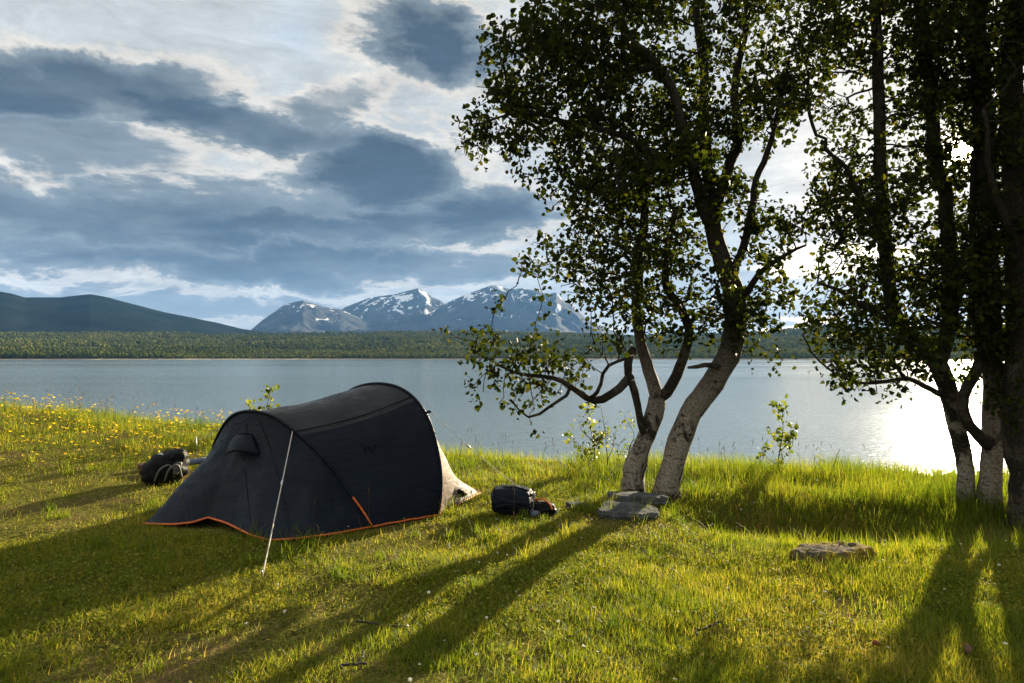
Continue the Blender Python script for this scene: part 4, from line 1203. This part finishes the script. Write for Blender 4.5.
def build_grass():
    # short turf
    xs, ys = [], []
    for n, y0, y1 in ((230000, 2.5, 5.2), (190000, 5.2, 8.4), (80000, 8.4, 12.8)):
        x, y = scatter(n, y0, y1); xs.append(x); ys.append(y)
    x = np.concatenate(xs); y = np.concatenate(ys)
    p = np.stack([x, y], -1)
    bare = fbm(p * 0.95, 4, 61)
    keep = (y < crest_y(x) + .5) & ~in_tent(x, y) & ~blocked(x, y) & (rng.random(len(x)) > sst(bare, 0.02, 0.28) * .90)
    x, y, p = x[keep], y[keep], p[keep]
    t = tall_field(x, y)
    h = (0.028 + 0.045 * rng.random(len(x)) ** 1.5) * (1 + 0.5 * fbm(p * 2.2, 2, 64)) * (1 + 1.2 * t)
    rnd = np.clip(rng.normal(0.54, 0.24, len(x)) + 0.16 * fbm(p * .5, 2, 65), 0, 1)
    blades('short_grass', x, y, h, rng.uniform(.0028, .0055, len(x)) * (0.75 + y * .07), rng.uniform(.2, .95, len(x)), rnd, M['grass'], 'short yellow green grass covering the camping meadow')
    # long grass
    x, y = scatter(300000, 2.6, 12.8, .8)
    t = tall_field(x, y)
    keep = (y < crest_y(x) + .9) & ~in_tent(x, y) & ~blocked(x, y) & (rng.random(len(x)) < t ** 1.3 * .75)
    x, y, t = x[keep], y[keep], t[keep]
    h = (0.10 + 0.25 * t) * rng.uniform(.5, 1.15, len(x))
    front = np.clip((y - 2.2) / 3.5, .45, 1); h = h * front
    rnd = np.clip(rng.normal(0.38, 0.18, len(x)), 0, 1)
    blades('long_grass', x, y, h, rng.uniform(.004, .0085, len(x)), rng.uniform(.1, .75, len(x)), rnd, M['grass'], 'long bright grass standing along the bank above the water', 3)
    print('long', len(x))
    # separate tussocks
    n = 620
    cx, cy_ = scatter(n, 2.8, 10.5, .8)
    ok = ~in_tent(cx, cy_) & ~blocked(cx, cy_) & (rng.random(n) < .35 + .65 * sst(fbm(np.stack([cx, cy_], -1) * .7, 3, 123), -.1, .3))
    cx, cy_ = cx[ok], cy_[ok]
    fx = np.array([2.35, 2.55, 2.75, 2.95, 3.2, 3.35, 2.2, .95, 1.25, 1.6, .7]); fy = np.array([5.35, 5.28, 5.25, 5.3, 5.4, 5.55, 5.5, 6.6, 6.6, 6.75, 6.8])
    cx = np.concatenate([cx, np.repeat(fx, 2)]); cy_ = np.concatenate([cy_, np.repeat(fy, 2)]); n = len(cx)
    k = rng.integers(16, 46, n); i = np.repeat(np.arange(n), k)
    sz = rng.uniform(.5, 1.25, n); sz[-2 * len(fx):] = rng.uniform(.8, 1.5, 2 * len(fx)); tone = rng.normal(.42, .16, n)
    x = cx[i] + rng.normal(size=len(i)) * .035 * sz[i]; y = cy_[i] + rng.normal(size=len(i)) * .035 * sz[i]
    h = .15 * sz[i] * rng.uniform(.5, 1.2, len(i)) * np.clip((y - 1.5) / 3.5, .45, 1)
    blades('tussock_grass', x, y, h, rng.uniform(.004, .0085, len(i)), rng.uniform(.2, 1.0, len(i)), np.clip(tone[i] + rng.normal(size=len(i)) * .12, 0, 1), M['grass'], 'separate tussocks of coarser grass standing out of the turf', 3)
    # seed stalks
    n = 2600
    x, y = scatter(n, 4.0, 12.6, .7)
    t = tall_field(x, y); left = sst(-x, .5, 3)
    keep = (y < crest_y(x) + .6) & ~in_tent(x, y) & (rng.random(n) < .08 + t * (.35 + .5 * left))
    x, y = x[keep], y[keep]; n = len(x); z = ground_z(x, y)
    so = Soup()
    for i in range(n):
        H = rng.uniform(.22, .5) * min(1, .3 + y[i] / 11); a = rng.random() * 6.28; L = rng.uniform(.02, .14)
        f = np.array([0, .5, .82, .9, 1.0]); P = np.stack([x[i] + math.cos(a) * L * f ** 2, y[i] + math.sin(a) * L * f ** 2, z[i] + H * f], -1)
        so.add(*tube_arrays(P, [.0013, .0011, .001, .0042, .001], 4, cap=False), rnd=rng.random())
    tag(link('seed_grass', so.mesh('seed_grass'), M['stalk']), 'thin dry seed stalks of grass standing above the green', 'grass', kind='stuff')
    # small round leaves of clover and herbs close to the soil
    x, y = scatter(150000, 2.5, 8.6, .9)
    p = np.stack([x, y], -1)
    keep = ~in_tent(x, y) & ~blocked(x, y) & (fbm(p * 1.1, 3, 91) > -.12 + .4 * (rng.random(len(x)) - .5)) & (rng.random(len(x)) > sst(fbm(p * 0.95, 4, 61), 0.02, 0.30) * .8) & (y < crest_y(x))
    x, y = x[keep], y[keep]; n = len(x)
    z = ground_z(x, y) + rng.uniform(.006, .045, n)
    c = np.stack([x, y, z], -1)
    nrm = rng.normal(size=(n, 3)) * .55; nrm[:, 2] = 1; nrm /= np.linalg.norm(nrm, axis=1)[:, None]
    u = np.cross(nrm, rng.normal(size=(n, 3))); u /= np.linalg.norm(u, axis=1)[:, None]; v = np.cross(nrm, u)
    sz = rng.uniform(.005, .013, n)[:, None, None]
    tpl = np.array([(-1, 0), (-.4, .8), (.5, .85), (1, 0), (.5, -.85), (-.4, -.8)])
    V = c[:, None] + sz * (tpl[None, :, 0:1] * u[:, None] + tpl[None, :, 1:2] * v[:, None] * .8)
    Fc = np.arange(n * 6).reshape(n, 6)
    tag(link('clover', np_mesh('clover', V.reshape(-1, 3), [Fc], False, {'rnd': np.repeat(rng.random(n), 6)}), M['clover']), 'low round leaves of clover and herbs woven through the turf', 'ground cover', kind='stuff')


build_grass()


def flowers(name, x, y, hmin, hmax, rad, petals, mat, label, stem=True):
    z = ground_z(x, y); n = len(x)
    so = Soup(); st = Soup()
    for i in range(n):
        H = rng.uniform(hmin, hmax); top = np.array([x[i] + rng.normal() * .02, y[i] + rng.normal() * .02, z[i] + H])
        st.add(*tube_arrays(np.array([[x[i], y[i], z[i] - .01], [x[i], y[i], z[i] + H * .5], top]), .0014, 3, cap=False), rnd=.2)
        nr = np.array([rng.normal() * .35, rng.normal() * .35 - .1, 1.0]); nr /= np.linalg.norm(nr)
        u = np.cross(nr, [1, .2, 0]); u /= np.linalg.norm(u); v = np.cross(nr, u)
        r = rad * rng.uniform(.7, 1.25); ph = rng.random() * 6
        V = [top]; Fc = []
        for k in range(petals):
            a = ph + k * 6.283 / petals; w = 2.6 / petals
            for da, rr, up in ((-w, .6, .25), (0, 1.0, .38), (w, .6, .25)):
                V.append(top + r * rr * (math.cos(a + da) * u + math.sin(a + da) * v) + nr * r * up)
            b = 1 + 3 * k; Fc.append((0, b, b + 1, b + 2))
        so.add(np.array(V), np.array(Fc), rnd=rng.random())
    o = link(name, so.mesh(name, False), mat)
    link('stem', st.mesh('stem'), M['clover'], o)
    tag(o, label, 'flowers', kind='stuff')


x, y = scatter(5200, 6.5, 12.6, .7)
dens = sst(-x, 1.5, 4.5) * sst(y, 7.2, 9.5) * (0.45 + .9 * fbm(np.stack([x, y], -1) * .7, 3, 15)) * 1.0
k = (rng.random(len(x)) < dens * 4.0) & (y < crest_y(x) + .1) & ~in_tent(x, y) & (y > 7.2)
flowers('buttercups', x[k], y[k],   .12, .32, .026, 5, M['buttercup'], 'yellow buttercups flowering in the grass on the left bank')
print('buttercups', k.sum())
x, y = scatter(900, 2.9, 9.2, .9)
k = ~in_tent(x, y) & (rng.random(len(x)) < .22 + .65 * sst(fbm(np.stack([x, y], -1) * .8, 2, 19), .1, .4)) & (x > -1.5) & ~blocked(x, y)
flowers('white_flowers', x[k], y[k], .04, .11, .010, 8, M['white_petal'], 'tiny white clover and yarrow flowers dotted through the lawn')


# ------------------------------------------------------------------ small litter
def twig(label, a, b, r=.006, seed=0):
    p = on_ground(*a); q = on_ground(*b); g = np.random.default_rng(seed)
    P = np.linspace(p, q, 7) + g.normal(size=(7, 3)) * .012; P[:, 2] = ground_z(P[:, 0], P[:, 1]) + .03
    m = P.mean(0); so = Soup().tube(smooth_path(P, .02) - m, r, 5)
    k = P[4]; so.tube(np.array([k, k + (q - p) * .15 + [.01, .05, .02], k + (q - p) * .2 + [.0, .09, .03]]) - m, r * .6, 4)
    o = link('fallen_twig', so.mesh('fallen_twig'), M['bark_dark'], None, m)
    tag(o, label, 'twig')


twig('long thin dark twig lying on the lawn in front of the tent', (355, 628), (412, 632), .006, 1)
twig('short dark twig lying among white flowers near the front', (698, 641), (722, 626), .006, 2)
twig('short pale brown twig lying near the front centre of the lawn', (338, 672), (364, 670), .007, 3)
twig('thin dark twig lying in grass right of the centre, below the navy bag', (570, 642), (590, 632), .005, 4)


def fallen_leaf(label, px, py, size, mat, seed):
    g = np.random.default_rng(seed); p = on_ground(px, py) + np.array([0, 0, .045])
    me = leaves_mesh('fallen_leaf', np.zeros((1, 3)), size, droop=0, g=g)
    o = link('fallen_leaf', me, mat, None, p); o.rotation_euler = (R(15), R(10), g.random() * 6)
    md = o.modifiers.new('thick', 'SOLIDIFY'); md.thickness = .0015
    tag(o, label, 'leaf')


M['dead_leaf'] = simple('dead_leaf', (0.085, 0.04, 0.018), 0.7, .3, 30)
M['red_leaf'] = simple('red_leaf', (0.16, 0.03, 0.012), 0.6, .3, 30)
fallen_leaf('large curled brown leaf on bare soil at the lower right', 968, 664, .06, M['dead_leaf'], 1)
fallen_leaf('small red leaf on the lawn right of the tent shadow', 533, 617, .05, M['red_leaf'], 2)
fallen_leaf('small brown red leaf in the grass beneath the mossy stone', 872, 652, .05, M['red_leaf'], 3)
